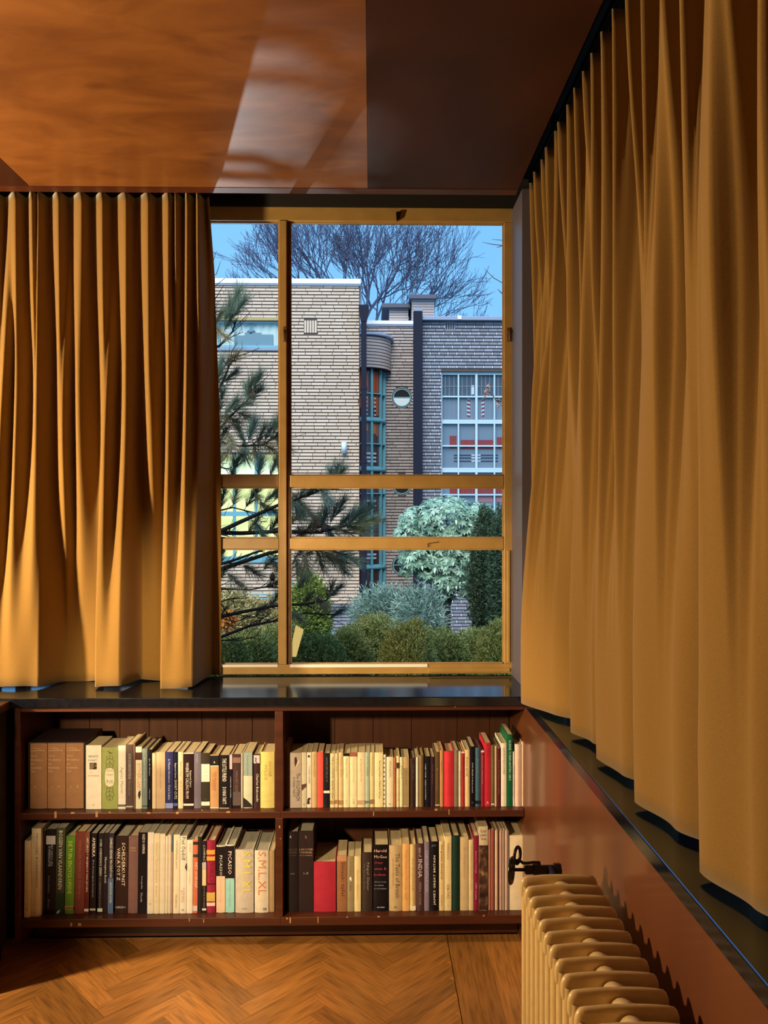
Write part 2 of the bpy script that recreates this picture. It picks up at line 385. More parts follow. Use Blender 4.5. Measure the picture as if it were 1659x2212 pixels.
# left curtain, folds measured along px of the photograph at depth 3.22
cl = empty('curtain', (-1.2, 3.2, SILL), 'shorter ochre curtain with deep folds hanging left of the garden window', 'curtain')
topL = saw([-290, -240, -200, -150, -105, -60, -15, 33, 69, 82, 126, 176, 221, 272, 320, 364, 379, 404, 427, 445], 10)
midL = saw([-300, -210, -130, -50, 12, 46, 78, 140, 176, 226, 284, 322, 366, 412, 440], 22)
botL = curve([(-300, 1), (-230, 1), (-200, 0), (-150, 0), (-120, 1), (-60, 1), (-40, 0), (-8, .1), (4, 1), (95, .9), (132, .05), (212, 0), (222, 1), (270, .95), (300, .05), (346, .0), (360, 1), (424, .95), (434, .3), (462, .0)])
def pL(u, t):
    z = 3.045 + (SILL + .006 - 3.045) * t
    px = -300 + u * (446 + 17 * sm(t * 1.6) + 300)
    w0, w2 = (1 - sm(t / .55)), sm((t - .3) / .7); w1 = max(0, 1 - w0 - w2)
    d = .062 * w0 * topL(px) + .085 * w1 * midL(px + 7 * math.sin(px * .05)) + .15 * w2 * botL(px)
    d += .004 * math.sin(px * .09 + 3 * t) * sm(t * 4)
    if px > 424: d -= .17 * sm((px - 424) / 30) * sm(t * 3 + .4)
    y = min(3.343, 3.262 - d)
    return Vector((at(px, 1100, 3.2).x, y, z + .006 * math.sin(px * .03) * t))
cloth('fabric', pL, 520, 46, cl)
# right curtain, folds along Y; u runs from the corner towards the camera
cr_ = empty('curtain', (.66, 2, SILL), 'long ochre curtain drawn along the whole right wall above the radiator', 'curtain')
def gaps(ys, w, depth=1.0):
    """Flat panels that lean towards the room, parted by narrow deep gaps just on the camera side of each ridge."""
    pts = []
    for a, b in zip(ys, ys[1:]):
        g = min(w, .4 * (a - b)); pts += [(-a, 1), (-a + .35 * g, .45), (-a + .75 * g, 0), (-a + 1.25 * g, .35), (-a + g + .55 * (a - b - g), .75)]
    return curve(pts + [(-ys[-1], 1)])
topR = gaps((3.22, 3.19, 3.10, 3.0, 2.896, 2.80, 2.68, 2.62, 2.51, 2.41, 2.32, 2.23, 2.13, 2.035, 1.927, 1.82, 1.71, 1.60, 1.50, 1.36, 1.25, 1.14, 1.03, .92, .8, .7), .042)
midR = gaps((3.2, 3.07, 2.95, 2.86, 2.76, 2.67, 2.51, 2.36, 2.24, 2.14, 2.02, 1.74, 1.565, 1.38, 1.24, 1.05, .88, .7), .055)
def drape(ridges):
    """Folds whose far side is steep: ridge at each -Y, then a slow fall towards the next ridge."""
    pts = []
    for a, b in zip(ridges, ridges[1:]): pts += [(a, 1), (a + .42 * (b - a), .74), (b - min(.05, .3 * (b - a)), 0)]
    return curve(pts + [(ridges[-1], 1)])
botR = drape([-y for y in (3.2, 2.80, 2.42, 2.16, 1.83, 1.47, 1.15, .86, .7)])
edgeR = curve([(-1.62, 0), (-1.53, -.6), (-1.475, -.9), (-1.46, 1), (-1.36, .5), (-1.2, 0)])
boost = curve([(-3.2, 0), (-2.88, .2), (-2.80, 1.15), (-2.55, .2), (-2.4, 0)])
def pR(u, t):
    z = 3.045 + (SILL + .014 - 3.045) * t
    q = -3.2 + u * 2.5
    w0, w2 = (1 - sm(t / .5)), sm((t - .25) / .65); w1 = max(0, 1 - w0 - w2)
    x = .762 - .036 * (1 - t)
    d = .085 * w0 * topR(q) + .095 * w1 * midR(q + .012 * math.sin(q * 9)) + .122 * w2 * botR(q) + .055 * edgeR(q) * (1 - w2)
    d += .075 * sm(t) * boost(q) + .003 * math.sin(q * 31 + 2 * t)
    y = -q - .03 * w0 * (topR(q) - .5)
    return Vector((x - d, y, z))
cloth('fabric', pR, 760, 46, cr_)
for nm, o, ln, rr in (('l', cl, None, [33, 69, 126, 176, 221, 272, 320, 364, 404, 430]), ('r', cr_, None, (3.10, 3.0, 2.896, 2.80, 2.68, 2.51, 2.41, 2.32, 2.23, 2.13, 2.035, 1.927, 1.82, 1.71))):
    me = MB().box((-.002, -.002, -.012), (.002, .002, .024)).mesh('curtain_hook'); me.materials.append(m_brass)
    for r in rr:
        p = (at(r, 1100, 3.2).x, 3.212, 3.05) if nm == 'l' else (.668, r, 3.05)
        sharing('curtain_hook', me, o, p)
r1 = box('curtain_rail', (-3.45, 3.20, 3.074), (.55, 3.235, 3.098), mat('pale_rail_enamel', (.42, .36, .26), .35), None, .002); tag(r1, 'pale curtain rail running above the garden window', 'rail')
r2 = box('curtain_rail', (.652, -2.4, 3.074), (.687, 3.15, 3.098), m_iron, None, .002); tag(r2, 'dark curtain rail along the right wall recess', 'rail')
for r, l in ((r1, 0), (r2, 1)):
    mb = MB()
    for k in range(6):
        if l == 0: mb.box((-3.2 + k * .7, 3.205, 3.098), (-3.18 + k * .7, 3.23, 3.15))
        else: mb.box((.657, -2 + k * .95, 3.098), (.682, -1.98 + k * .95, 3.15))
    mb.build('bracket', m_iron, r)
# ------------------------------------------------------------------ bookcase
SH1, SH0 = .548, .138                                    # tops of the middle and the bottom board
XL0, XD0, XD1, XR0 = -1.352, -.3726, -.340, .598
bc = empty('bookcase', (-.38, 3.1, 0), 'low dark wooden bookcase built in under the window, four compartments of books', 'bookcase')
box('side_panel', (XL0 - .022, YB, .03), (XL0, 3.32, SILLB - .0005), m_case, bc, .002)
box('divider', (XD0, YB + .001, SH1), (XD1, 3.30, SILLB - .02), m_case, bc, .002)
box('divider', (XD0 + .002, YB + .001, SH0), (XD1 - .001, 3.30, SH1 - .026), m_case, bc, .002)
for x0, x1 in ((XL0, XD1 - .01), (XD1 - .01, XR0)):
    box('shelf', (x0, YB, SH1 - .026), (x1, 3.30, SH1), m_case, bc, .002)
    box('bottom_board', (x0, YB, SH0 - .033), (x1, 3.30, SH0), m_case, bc, .002)
box('top_rail', (XL0, YB + .002, SILLB - .019), (XR0, YB + .03, SILLB - .0005), m_case, bc, .002)
box('top_board', (XL0, YB + .03, SILLB - .019), (XR0, 3.30, SILLB - .0005), m_case, bc)
seams = [XL0] + [at(p, 1500, 3.3).x for p in (193, 258.7, 322, 383, 436, 488, 545)] + [XD0 + .016] + [at(p, 1500, 3.3).x for p in (723, 806, 889, 988, 1058)] + [XR0]
for a, b in zip(seams, seams[1:]):
    for z0, z1 in ((SH1 + .0005, SILLB - .02), (SH0 + .0005, SH1 - .0265)):
        box('back_board', (a + .001, 3.30 + R.uniform(0, .0015), z0), (b - .001, 3.318, z1), m_caseb, bc, .001)
box('plinth', (XL0, YB + .125, .0005), (XR0, YB + .145, SH0 - .033), m_case, bc, .002)
# pale chips and scratches on the board fronts
m_chip = mat('bare_wood_chip', (.42, .26, .14), .8)
chips = MB()
for px, py, w, h in ((120, 1760, 5, 14), (209, 1759, 5, 12), (157, 1756, 8, 4), (237, 1755, 4, 4), (321, 1756, 7, 4), (436, 1750, 2, 3), (493, 1754, 8, 4), (383, 1756, 6, 5), (807, 1758, 2, 9), (970, 1754, 2, 12), (942, 1749, 6, 4),
                     (154, 1997, 4, 8), (172, 1997, 7, 6), (409, 1987, 2, 7), (440, 1989, 2, 8), (627, 1988, 3, 12), (687, 1987, 2, 13), (750, 1981, 3, 3), (818, 1980, 5, 3), (620, 1984, 3, 4), (983, 1524, 2, 9), (604, 1786, 3, 5), (606, 1812, 2, 2), (102, 1519, 2, 2), (1045, 1978, 3, 3)):
    p, q = at(px - w / 2, py + h / 2, YB), at(px + w / 2, py - h / 2, YB)
    chips.box((p.x, YB - .0006, p.z), (q.x, YB + .0004, q.z))
chips.build('paint_chips', m_chip, bc, kind='stuff')

# cabinet that stands at the left end, only its end shows
cb = empty('cabinet', (-1.75, 2.8, 0), 'black cabinet at the left end of the bookcase, seen from its end', 'cabinet')
m_cab = varied('blackened_cabinet_wood', [(.3, (.010, .006, .004)), (.8, (.022, .012, .007))], scale=(1, .4, 3), nscale=8, rough=.5)
box('body', (-2.1, 2.695, .06), (-1.396, 2.955, .955), m_cab, cb, .002)
box('top', (-2.12, 2.675, .955), (-1.385, 2.955, .985), m_case, cb, .003)
box('plinth', (-2.08, 2.72, .0005), (-1.41, 2.94, .06), m_cab, cb)
for z0, z1 in ((.09, .36), (.38, .64), (.66, .93)):
    d = box('drawer', (-2.08, 2.677, z0), (-1.42, 2.695, z1), m_cab, cb, .002)
    MB().lathe([(0, 0), (.008, 0), (.006, .012), (.012, .018), (.009, .026), (0, .028)], (0, 0, 0), 12).build('knob', m_brass, d, origin=(0, 0, 0)).matrix_local = Matrix.Translation((-1.75, 2.677, (z0 + z1) / 2)) @ Matrix.Rotation(math.pi / 2, 4, 'X')

# ------------------------------------------------------------------ books
m_page = varied('book_page_edges', [(.3, lit((180, 140, 78))), (.7, lit((215, 178, 112)))], scale=(220, 3, 3), nscale=4, detail=2, rough=.9)
m_page2 = varied('grey_page_edges', [(.3, lit((140, 118, 78))), (.7, lit((185, 162, 112)))], scale=(220, 3, 3), nscale=4, detail=2, rough=.9)
def cover_mat(c, gloss):
    k = 'book_cover_%02x%02x%02x_%d' % (*c, gloss)
    l = lit(c)
    return varied(k, [(.25, tuple(v * .86 for v in l)), (.75, tuple(min(.92, v * 1.06) for v in l))], nscale=30, detail=4, rough=.42 if gloss else .7, spec=.35)
def ink(c): return mat('ink_%02x%02x%02x' % c, lit(c), .6)
SHELF = {'UL': (SH1, 1747, 1741, 'upper left shelf'), 'UR': (SH1, 1741, 1741, 'upper right shelf'), 'LL': (SH0, 1981, 1975, 'lower left shelf'), 'LR': (SH0, 1972, 1972, 'lower right shelf')}
YF = 3.008
Wt, Bk = (250, 235, 195), (25, 18, 12)
last = None
def book(sh, x0, x1, top, col, desc, short, depth=.145, hard=0, proud=0, t=(), bands=(), gloss=1, lean=0, page=0, recess=.004):
    """x0, x1, top: spine as seen in the photograph. t: (string, colour, centre from the top 0..1, length 0..1 of the height, width 0..1, mode, across-position)."""
    z0 = SHELF[sh][0] + .0004
    Y = (YF - proud)
    a, b = at(x0, 1750, Y).x + .0004, at(x1, 1750, Y).x - .0004
    # tops of the lower shelf are measured relative to where the shelf top appears at that depth
    z1 = at(0, top, Y).z
    h, w = z1 - z0, b - a
    e = empty('book', ((a + b) / 2, Y, z0), cat='book', group='books on the ' + SHELF[sh][3])
    e['d'], e['n'], e['sh'] = desc, short, SHELF[sh][3]
    cov = cover_mat(col, gloss)
    th = min(.0026 if hard else .0011, w * .2); bul = (.004 if hard else .0015)
    n = 6; outer = [Vector((a + w * i / n, Y + bul * (1 - math.sin(math.pi * i / n)) - bul * .0, z0)) for i in range(n + 1)]
    inner = [Vector((b - th - (w - 2 * th) * i / n, Y + bul + th, z0)) for i in range(n + 1)]
    poly = [Vector((a, Y + depth, z0))] + outer + [Vector((b, Y + depth, z0)), Vector((b - th, Y + depth, z0))] + inner + [Vector((a + th, Y + depth, z0))]
    m_ = MB(); N = len(poly); dz = Vector((0, 0, h))
    m_.add(poly + [p + dz for p in poly], [(i, (i + 1) % N, (i + 1) % N + N, i + N) for i in range(N)])
    # rims of the cover as quads between the outer and the inner line
    for zz_, flip in ((0, 1), (1, 0)):
        P = [p + dz * zz_ for p in poly]; o_, i_ = P[:n + 3], P[n + 3:][::-1]
        q = len(o_)
        m_.add(o_ + i_, [((k, k + 1, k + 1 + q, k + q) if not flip else (k + q, k + 1 + q, k + 1, k)) for k in range(q - 1)])
    cv = m_.build('cover', cov, e)
    ins = .003 if hard else .0006
    rc = min(recess if hard else .001, h * .05)
    if w - 2 * th > .001:
        box('pages', (a + th, Y + bul + th, z0 + rc), (b - th, Y + depth - ins * 2, z1 - rc), m_page2 if page else m_page, e)
    for i, (c, f0, f1) in enumerate(bands):
        box('spine_band', (a + .0003, Y - .0004, z1 - h * f1), (b - .0003, Y + bul + .0006, z1 - h * f0), cover_mat(c, gloss), cv)
    for s_ in t:
        st, c, f, ln, wd, mode = s_[:6]; ax = s_[6] if len(s_) > 6 else .5
        cen = (a + w * ax, Y - .0007, z1 - h * f)
        if mode == 'across': text('title', st, ink(c), cv, cen, w * ln, h * wd, mode)
        else: text('title', st, ink(c), cv, cen, h * ln, w * wd, mode)
    if lean:
        e.rotation_euler.y = math.radians(lean)
        e.location.z += .5 * w * abs(math.sin(math.radians(lean))) + .0003
    return e

U, L_, X_ = 'UL', 'LL', 'across'
lat = ((216, 178, 110))
# upper left shelf -------------------------------------------------
sc_ = empty('slipcase', (at(122, 1740, YF).x, YF, SH1), 'dark slipcase holding three tan dictionary volumes at the shelf end', 'slipcase')
sa, sb, stp = at(61.5, 1740, YF - .004).x, at(184, 1740, YF - .004).x, at(0, 1604, YF - .004).z
m_slip = mat('slipcase_board', lit((46, 26, 18)), .5)
box('bottom', (sa, YF - .004, SH1 + .0003), (sb, YF + .19, SH1 + .0028), m_slip, sc_); box('top', (sa, YF - .004, stp - .003), (sb, YF + .19, stp), m_slip, sc_, .0006)
box('side', (sa, YF - .004, SH1 + .0028), (sa + .0024, YF + .19, stp - .003), m_slip, sc_); box('side', (sb - .0024, YF - .004, SH1 + .0028), (sb, YF + .19, stp - .003), m_slip, sc_)
box('back', (sa + .0024, YF + .186, SH1 + .0028), (sb - .0024, YF + .19, stp - .003), m_slip, sc_)
tan = (158, 104, 56)
for (x0, x1), which, ft in zip(((64.2, 101.2), (102, 140.6), (141.4, 180.2)), ('first', 'middle', 'last'), ('A      I', 'J      R', 'S      Z')):
    k = (220, 170, 105)
    b_ = book(U, x0, x1, 1607.5, tan, 'tan dictionary volume,  %s of the three in the dark slipcase' % which, 'tan dictionaries', .18, 1, 0,
         [('Groot', k, .195, .34, .03, X_, .25), ('Woordenboek', k, .255, .72, .032, X_, .42), ('der', k, .315, .18, .03, X_, .16), ('Nederlandse', k, .375, .66, .032, X_, .39), ('Taal', k, .43, .24, .03, X_, .18), (ft, k, .665, .45, .03, X_, .5)])
    b_.location.z += .003
    a_, bb_ = at(x0, 1740, YF).x, at(x1, 1740, YF).x; w_ = bb_ - a_; z_ = at(0, 1617, YF).z
    MB().tube([(a_ + w_ * .06, YF - .0006, z_), (a_ + w_ * .4, YF - .0006, z_ + .001), (a_ + w_ * .6, YF - .0006, z_ - .002), (a_ + w_ * .64, YF - .0006, z_ - .008)], .0007, 5).tube([(a_ + w_ * .06, YF - .0006, z_ - .009), (a_ + w_ * .5, YF - .0006, z_ - .008), (a_ + w_ * .9, YF - .0006, z_ - .009)], .0009, 5).tube([(a_ + w_ * .9, YF - .0006, z_ - .009), (a_ + w_ * .9, YF - .0006, z_ - .001)], .0006, 5).build('emblem', ink(k), b_)
bo = book(U, 185, 219, 1611, (244, 218, 150), 'thick cream book with small dark photo on spine', 'cream photo-spine book', .13, 0, .0, [('RENATE', (120, 110, 85), .175, .62, .035, X_), ('DORREST', (120, 110, 85), .235, .55, .03, X_, .45), ('De', (200, 175, 110), .42, .2, .03, X_, .4), ('verhalen', (205, 120, 90), .475, .7, .03, X_, .52), ('am', (150, 130, 90), .93, .12, .02, X_)], [])
pa, pb = at(193.5, 1662, YF), at(209, 1647.5, YF); box('spine_photo', (pa.x, YF - .0006, pa.z), (pb.x, YF, pb.z), varied('tiny_photo', [(.4, (.02, .015, .01)), (.6, (.3, .24, .16))], nscale=90), bo)
bo = book(U, 219.8, 254.5, 1615.7, (158, 150, 68), 'olive green book with cream oval title plate', 'olive oval-plate book', .13, 0, 0, [])
oz = at(237, 1679, YF)
MB().prism([(oz.x + .0195 * math.copysign(abs(math.cos(q)) ** .6, math.cos(q)) * .94, YF - .0007, oz.z + .037 * math.copysign(abs(math.sin(q)) ** .75, math.sin(q))) for q in [i * math.pi / 12 for i in range(24)]], (0, .0012, 0)).build('title_plate', cover_mat((236, 205, 140), 1), bo)
text('title', 'POE', ink((110, 100, 60)), bo, at(237, 1689, YF - .0012), .024, .013, X_); text('title', 'edgar allan', ink((190, 130, 80)), bo, at(237, 1666, YF - .0012), .024, .004, X_); text('title', 'TALES', ink((90, 80, 50)), bo, at(237, 1674, YF - .0012), .024, .0045, X_)
orn = MB(); k = ink((70, 62, 25))
for s1, c0 in ((1, 1646), (-1, 1716)):
    for sx in (1, -1):
        for r_, o_ in ((5, 0), (4, 9), (3.2, 16), (3.6, -9)):
            orn.tube([at(237 + sx * (1 + r_ * (1 - math.cos(q)) * .8), c0 + s1 * o_ + r_ * math.sin(q), YF - .0006) for q in [i * .7 for i in range(8)]], .00055, 4)
    orn.tube([at(237, c0 - 17, YF - .0006), at(237, c0 + 16, YF - .0006)], .0005, 4)
orn.tube([at(233, 1622, YF - .0008), at(238, 1627, YF - .0008), at(243, 1626.5, YF - .0008)], [.001, .002, .0006], 6)
orn.build('ornament', k, bo)
book(U, 254.8, 271.5, 1612, (238, 224, 158), 'narrow pale yellow book with faint vertical title', 'pale yellow book', .13, 0, 0, [('Agnes Martin', (150, 140, 95), .55, .42, .5, 'down')], [((110, 100, 70), .93, .965)])
book(U, 271.9, 287.4, 1610, (92, 68, 48), 'dark brown book with pale vertical title', 'dark brown book', .15, 0, 0, [('SCHULDBEKENTENIS', (190, 165, 130), .34, .4, .38, 'down'), ('Rosenboom', (150, 120, 90), .68, .22, .3, 'down')], [((190, 165, 130), .955, .975)])
book(U, 287.8, 292.4, 1606, (120, 84, 52), 'very thin brown pamphlet', 'thin brown pamphlet', .15, 0, 0)
bo = book(U, 292.8, 306.2, 1615, (226, 200, 138), 'cream book, orange letters and dark picture near top', 'orange-lettered cream book', .14, 0, 0, [('SUTHERLAND', (215, 120, 60), .48, .44, .55, 'down')], [((78, 44, 30), .09, .21)])
MB().prism([at(299, 1711, YF - .0006), at(303, 1707, YF - .0006), at(303.5, 1716, YF - .0006), at(301, 1728, YF - .0006), at(298, 1718, YF - .0006)], (0, .0006, 0)).build('silhouette', ink((35, 25, 18)), bo)
book(U, 306.6, 318.2, 1619, (126, 126, 96), 'grey green paperback with faint title', 'grey green paperback', .14, 0, 0, [('Haruki Sleeping Woman', (190, 190, 150), .4, .5, .4, 'down')], [((70, 90, 50), .945, .97)])
book(U, 318.6, 328, 1621, (24, 18, 20), 'black thin book with tiny white words', 'thin black book', .155, 0, 0, [('Jan de Zanger', (210, 200, 180), .3, .3, .35, 'down'), ('Uitgeverij', (180, 170, 150), .75, .18, .3, 'down')])
book(U, 328.4, 336.6, 1629, (236, 190, 118), 'thin light orange paperback, blank spine', 'light orange paperback', .14)
book(U, 337, 356.6, 1627, (208, 164, 104), 'tan paperback with almost blank spine', 'tan blank paperback', .14, 0, 0, [('de verzamelde gedichten', (170, 125, 75), .4, .5, .2, 'down')], [])
book(U, 357, 374, 1626.5, (50, 46, 72), 'dark blue book with pale band at foot', 'dark blue book', .145, 0, 0, [('de Nieuwe Avonturen - David Sedaris', (200, 190, 180), .48, .72, .3, 'down')], [((150, 145, 165), .905, .995)])
book(U, 374.4, 384, 1626.5, (26, 22, 30), 'thin navy book with white slab capitals at the foot', 'navy short-stories book', .145, 0, 0, [('SHORT CUTS', (235, 225, 200), .66, .34, .55, 'down'), ('Raymond Carver', (235, 225, 200), .33, .27, .5, 'down')], [((80, 95, 125), .905, .955)])
book(U, 384.4, 395.6, 1626.5, (238, 198, 128), 'cream paperback with brown script title', 'cream script paperback', .145, 0, 0, [('Raymond Carver', (120, 80, 45), .3, .26, .5, 'down'), ('All of us: poems', (190, 140, 80), .68, .36, .35, 'down')])
book(U, 396, 418.6, 1628, (44, 20, 16), 'black maroon book with white rims and white title', 'black white-rimmed book', .145, 0, 0, [("WHERE I'M CALLING FROM", (240, 228, 200), .5, .64, .3, 'down', .36), ('Raymond Carver', (230, 210, 180), .47, .3, .25, 'down', .7)], [((245, 230, 200), 0, .02), ((245, 230, 200), .915, .95)])
book(U, 419, 434.2, 1626.5, (116, 98, 86), 'plain taupe grey book', 'taupe grey book', .145, 0, 0, [('paul auster', (190, 170, 150), .12, .16, .3, 'down')])
bo = book(U, 434.6, 453.2, 1629, (58, 46, 30), 'dark olive book with large cream label', 'cream-labelled olive book', .13, 0, 0, [('a novel', (150, 120, 80), .84, .2, .03, X_)], [((244, 218, 156), .2, .52), ((240, 214, 150), .88, .95)])
for f in (.28, .33, .40, .45): text('title', ('COLM', 'TOIBIN', 'THE HEATHER', 'BLAZING')[int((f - .28) * 18 + .5)], ink((190, 160, 105)), bo, at(444, 1629 + f * 118, YF - .0012), .02, .004, X_)
book(U, 453.6, 472.6, 1633, (198, 138, 74), 'orange tan book with black top and pale frame', 'black-topped tan book', .13, 0, 0, [('Siri Hustvedt', (160, 75, 35), .5, .36, .28, 'down', .6), ('DE GELIEFDE', (170, 85, 40), .5, .3, .24, 'down', .32), ('A', (230, 215, 180), .14, .2, .04, X_)], [((30, 24, 20), .015, .2), ((240, 205, 140), .2, .215), ((240, 205, 140), .985, 1)])
book(U, 473.4, 495, 1634, (24, 18, 16), 'black book with white capitals and little emblem', 'black white-capitals book', .13, 0, 0, [('THE LITTLE FRIEND', (244, 232, 205), .28, .44, .4, 'down'), ('DONNA TARTT', (244, 232, 205), .76, .32, .4, 'down')], [((210, 185, 140), .992, 1)])
book(U, 495.4, 502, 1633, (28, 20, 20), 'thin black book, pinkish patch at top', 'pink-topped black book', .14, 0, 0, [('verzamelde verhalen', (190, 180, 160), .6, .4, .4, 'down')], [((205, 165, 135), .0, .27)])
book(U, 502.4, 520, 1632, (70, 44, 34), 'dark photographic book, blurred face near top', 'dark photographic book', .14, 0, 0, [('VAN HET REVE', (120, 88, 62), .5, .4, .35, 'down')], [((140, 95, 66), .06, .16), ((98, 74, 56), .7, .95), ((16, 12, 10), .955, 1)])
book(U, 520.4, 525, 1630, (190, 160, 112), 'sliver of a pale spotted book', 'spotted pale book', .14)
bo = book(U, 525.6, 545.2, 1628, (206, 186, 128), 'pale book with grey green top and dark foot', 'green-topped pale book', .14, 0, 0, [('Rosamond Lehmann', (90, 95, 70), .24, .36, .25, 'down')], [((152, 152, 114), .0, .42)])
MB().prism([at(525.8, 1723, YF - .0006), at(534, 1729, YF - .0006), at(543, 1738, YF - .0006), at(544.5, 1744, YF - .0006), at(525.8, 1744, YF - .0006)], (0, .0007, 0)).build('dark_foot', ink((32, 22, 20)), bo)
bo = book(U, 547.6, 561.4, 1632, (60, 34, 28), 'dark maroon book, pale portrait patch and white title', 'dark maroon book', .13, 0, 0, [('Charles Bukowski', (225, 205, 175), .62, .52, .4, 'down', .6)], [((215, 175, 140), .02, .17)])
MB().tube([at(550, 1638, YF - .001), at(553, 1637, YF - .001), at(552, 1645, YF - .001), at(557, 1651, YF - .001)], .0012, 5).build('ornament', ink((40, 26, 22)), bo)
book(U, 562, 592.6, 1627.5, (216, 178, 82), 'thick rounded yellow book at the right end', 'thick yellow book', .13, 1, .002, [('OSCAR', (170, 128, 45), .3, .28, .2, 'down', .66), ('WILDE', (170, 128, 45), .36, .28, .2, 'down', .38), ('complete works', (160, 120, 50), .875, .6, .02, X_)], [], gloss=0)
# upper right shelf ------------------------------------------------
V = 'UR'
book(V, 614.5, 626, 1616.5, (104, 62, 34), 'brown book in the corner beside the divider', 'brown corner book', .14, 0, -.01, [('DE KLEINE KUNST', (70, 40, 22), .5, .6, .4, 'down')])
bo = book(V, 626.4, 651, 1630, (206, 172, 124), 'beige book with hand-lettered title and torn corner', 'hand-lettered beige book', .13, 0, 0, [('The GOLDFINCH', (60, 48, 32), .62, .5, .32, 'down', .7), ('DONNA TARTT', (90, 70, 48), .62, .36, .22, 'down', .34)])
MB().prism([at(636, 1664, YF - .0006), at(646, 1641, YF - .0006), at(647, 1646, YF - .0006)], (0, .0006, 0)).build('torn_corner', ink((248, 230, 185)), bo)
MB().prism([at(636, 1637, YF - .0008), at(640, 1635, YF - .0008), at(642, 1644, YF - .0008), at(638, 1657, YF - .0008), at(636, 1648, YF - .0008)], (0, .0005, 0)).build('bird_head', ink((80, 40, 25)), bo)
bo = book(V, 651.4, 662, 1629, (240, 212, 140), 'cream paperback with brown wedge low on spine', 'brown-wedge paperback', .125, 0, 0, [('o', (120, 90, 60), .93, .35, .04, X_)])
MB().prism([at(651.6, 1695, YF - .0006), at(661.6, 1692.5, YF - .0006), at(661, 1700, YF - .0006), at(652, 1708, YF - .0006)], (0, .0006, 0)).build('wedge', ink((105, 72, 48)), bo)
bo = book(V, 662.4, 673, 1629, (242, 216, 150), 'cream paperback, black dot above, dark swirl at foot', 'swirl-footed paperback', .125, 0, 0, [('TOMAS LIESKE', (120, 92, 56), .4, .32, .38, 'down')])
MB().prism([at(665, 1631.5, YF - .0007), at(669, 1631.5, YF - .0007), at(669, 1636, YF - .0007), at(665, 1636, YF - .0007)], (0, .0006, 0)).build('dot', ink(Bk), bo)
MB().prism([at(663, 1737, YF - .0006)] + [at(668 + 4.6 * math.cos(q), 1730 - 7 * math.sin(q), YF - .0006) for q in (2.6, 2, 1.4, .8)] + [at(668, 1729, YF - .0006), at(669, 1737, YF - .0006)], (0, .0006, 0)).build('swirl', ink((60, 30, 26)), bo)
book(V, 673.4, 684.4, 1628, (206, 158, 90), 'tan paperback with faint brown title', 'tan faint-title paperback', .125, 0, 0, [('De donkere kamer', (160, 110, 55), .25, .4, .4, 'down')])
book(V, 684.8, 698.4, 1629, (232, 82, 54), 'bright orange red paperback, blank spine', 'orange red paperback', .125)
book(V, 698.8, 712.6, 1631, (26, 22, 22), 'black paperback with white band low down', 'black white-banded paperback', .125, 0, 0, [('SARTRE: HET SPEL IS UIT', (120, 100, 75), .3, .46, .32, 'down')], [((240, 222, 180), .69, .735)])
book(V, 713, 723.2, 1631.5, (238, 196, 116), 'yellow cream paperback, bold dark title down spine', 'bold-title paperback', .125, 0, 0, [("THE ILLUSTRATED READER'S ESSAY", (50, 30, 15), .46, .8, .45, 'down')], [((180, 130, 70), .87, .94)])
book(V, 723.6, 731, 1631, (226, 182, 108), 'thin gold cream paperback with small foot block', 'thin gold paperback', .125, 0, 0, [('Tirza', (170, 120, 60), .2, .25, .4, 'down')], [((170, 115, 55), .86, .93)])
book(V, 731.4, 741, 1629.5, (224, 176, 104), 'golden tan paperback, faded title at top', 'golden tan paperback', .125, 0, 0, [('Rachel - Boris', (170, 118, 60), .26, .36, .4, 'down')], [((175, 120, 60), .87, .95)])
book(V, 741.4, 755, 1631.5, (240, 204, 128), 'cream paperback with short black top edge', 'black-capped cream paperback', .125, 0, 0, [('Ghassan: Tien verhalen', (150, 110, 60), .28, .36, .22, 'down'), ('Querido', (160, 120, 70), .9, .1, .2, 'down')], [((22, 18, 16), .0, .05)])
book(V, 755.4, 771.4, 1630, (240, 204, 128), 'cream paperback with short rust top edge', 'rust-capped cream paperback', .125, 0, 0, [('Terras: Het grote verlangen', (170, 125, 70), .32, .46, .2, 'down'), ('vdB', (170, 125, 70), .89, .1, .2, 'down')], [((168, 84, 52), .0, .07)])
book(V, 771.8, 788, 1629.5, (238, 198, 126), 'cream paperback with reddish title half way', 'reddish-title cream paperback', .125, 0, 0, [('de tweede ronde', (200, 120, 70), .32, .42, .24, 'down')], [((200, 150, 95), .87, .95)])
book(V, 788.4, 798.8, 1629.5, (178, 176, 122), 'pale sage green paperback', 'sage green paperback', .125, 0, 0, [('OTTO WEBER', (120, 115, 75), .25, .36, .4, 'down')], [((120, 118, 80), .88, .93)])
book(V, 799.2, 808.4, 1629.5, (230, 186, 108), 'gold cream paperback right of the sage one', 'gold cream paperback', .125, 0, 0, [('Martha Perpetua', (165, 118, 55), .25, .36, .4, 'down')], [((150, 105, 55), .86, .94)])
book(V, 808.8, 827.6, 1630, (242, 204, 124), 'wide cream paperback with black script along spine', 'black-script cream paperback', .125, 0, 0, [('The Young Ardizzone', (45, 28, 14), .32, .36, .22, 'down', .6), ('Edward Gorey', (45, 28, 14), .68, .32, .24, 'down', .6)], [])
book(V, 828.6, 834, 1635, (236, 204, 140), 'very thin cream booklet with row of dashes', 'dashed cream booklet', .11, 0, 0, [('- - - - - - - - - - -', (120, 90, 60), .5, .9, .5, 'down')])
book(V, 834.6, 849.4, 1640, (238, 204, 138), 'short cream paperback, small round mark at foot', 'round-marked short paperback', .11, 0, 0, [('MINNESPEL', (165, 120, 66), .25, .34, .3, 'down'), ('o', (90, 70, 45), .93, .3, .04, X_)])
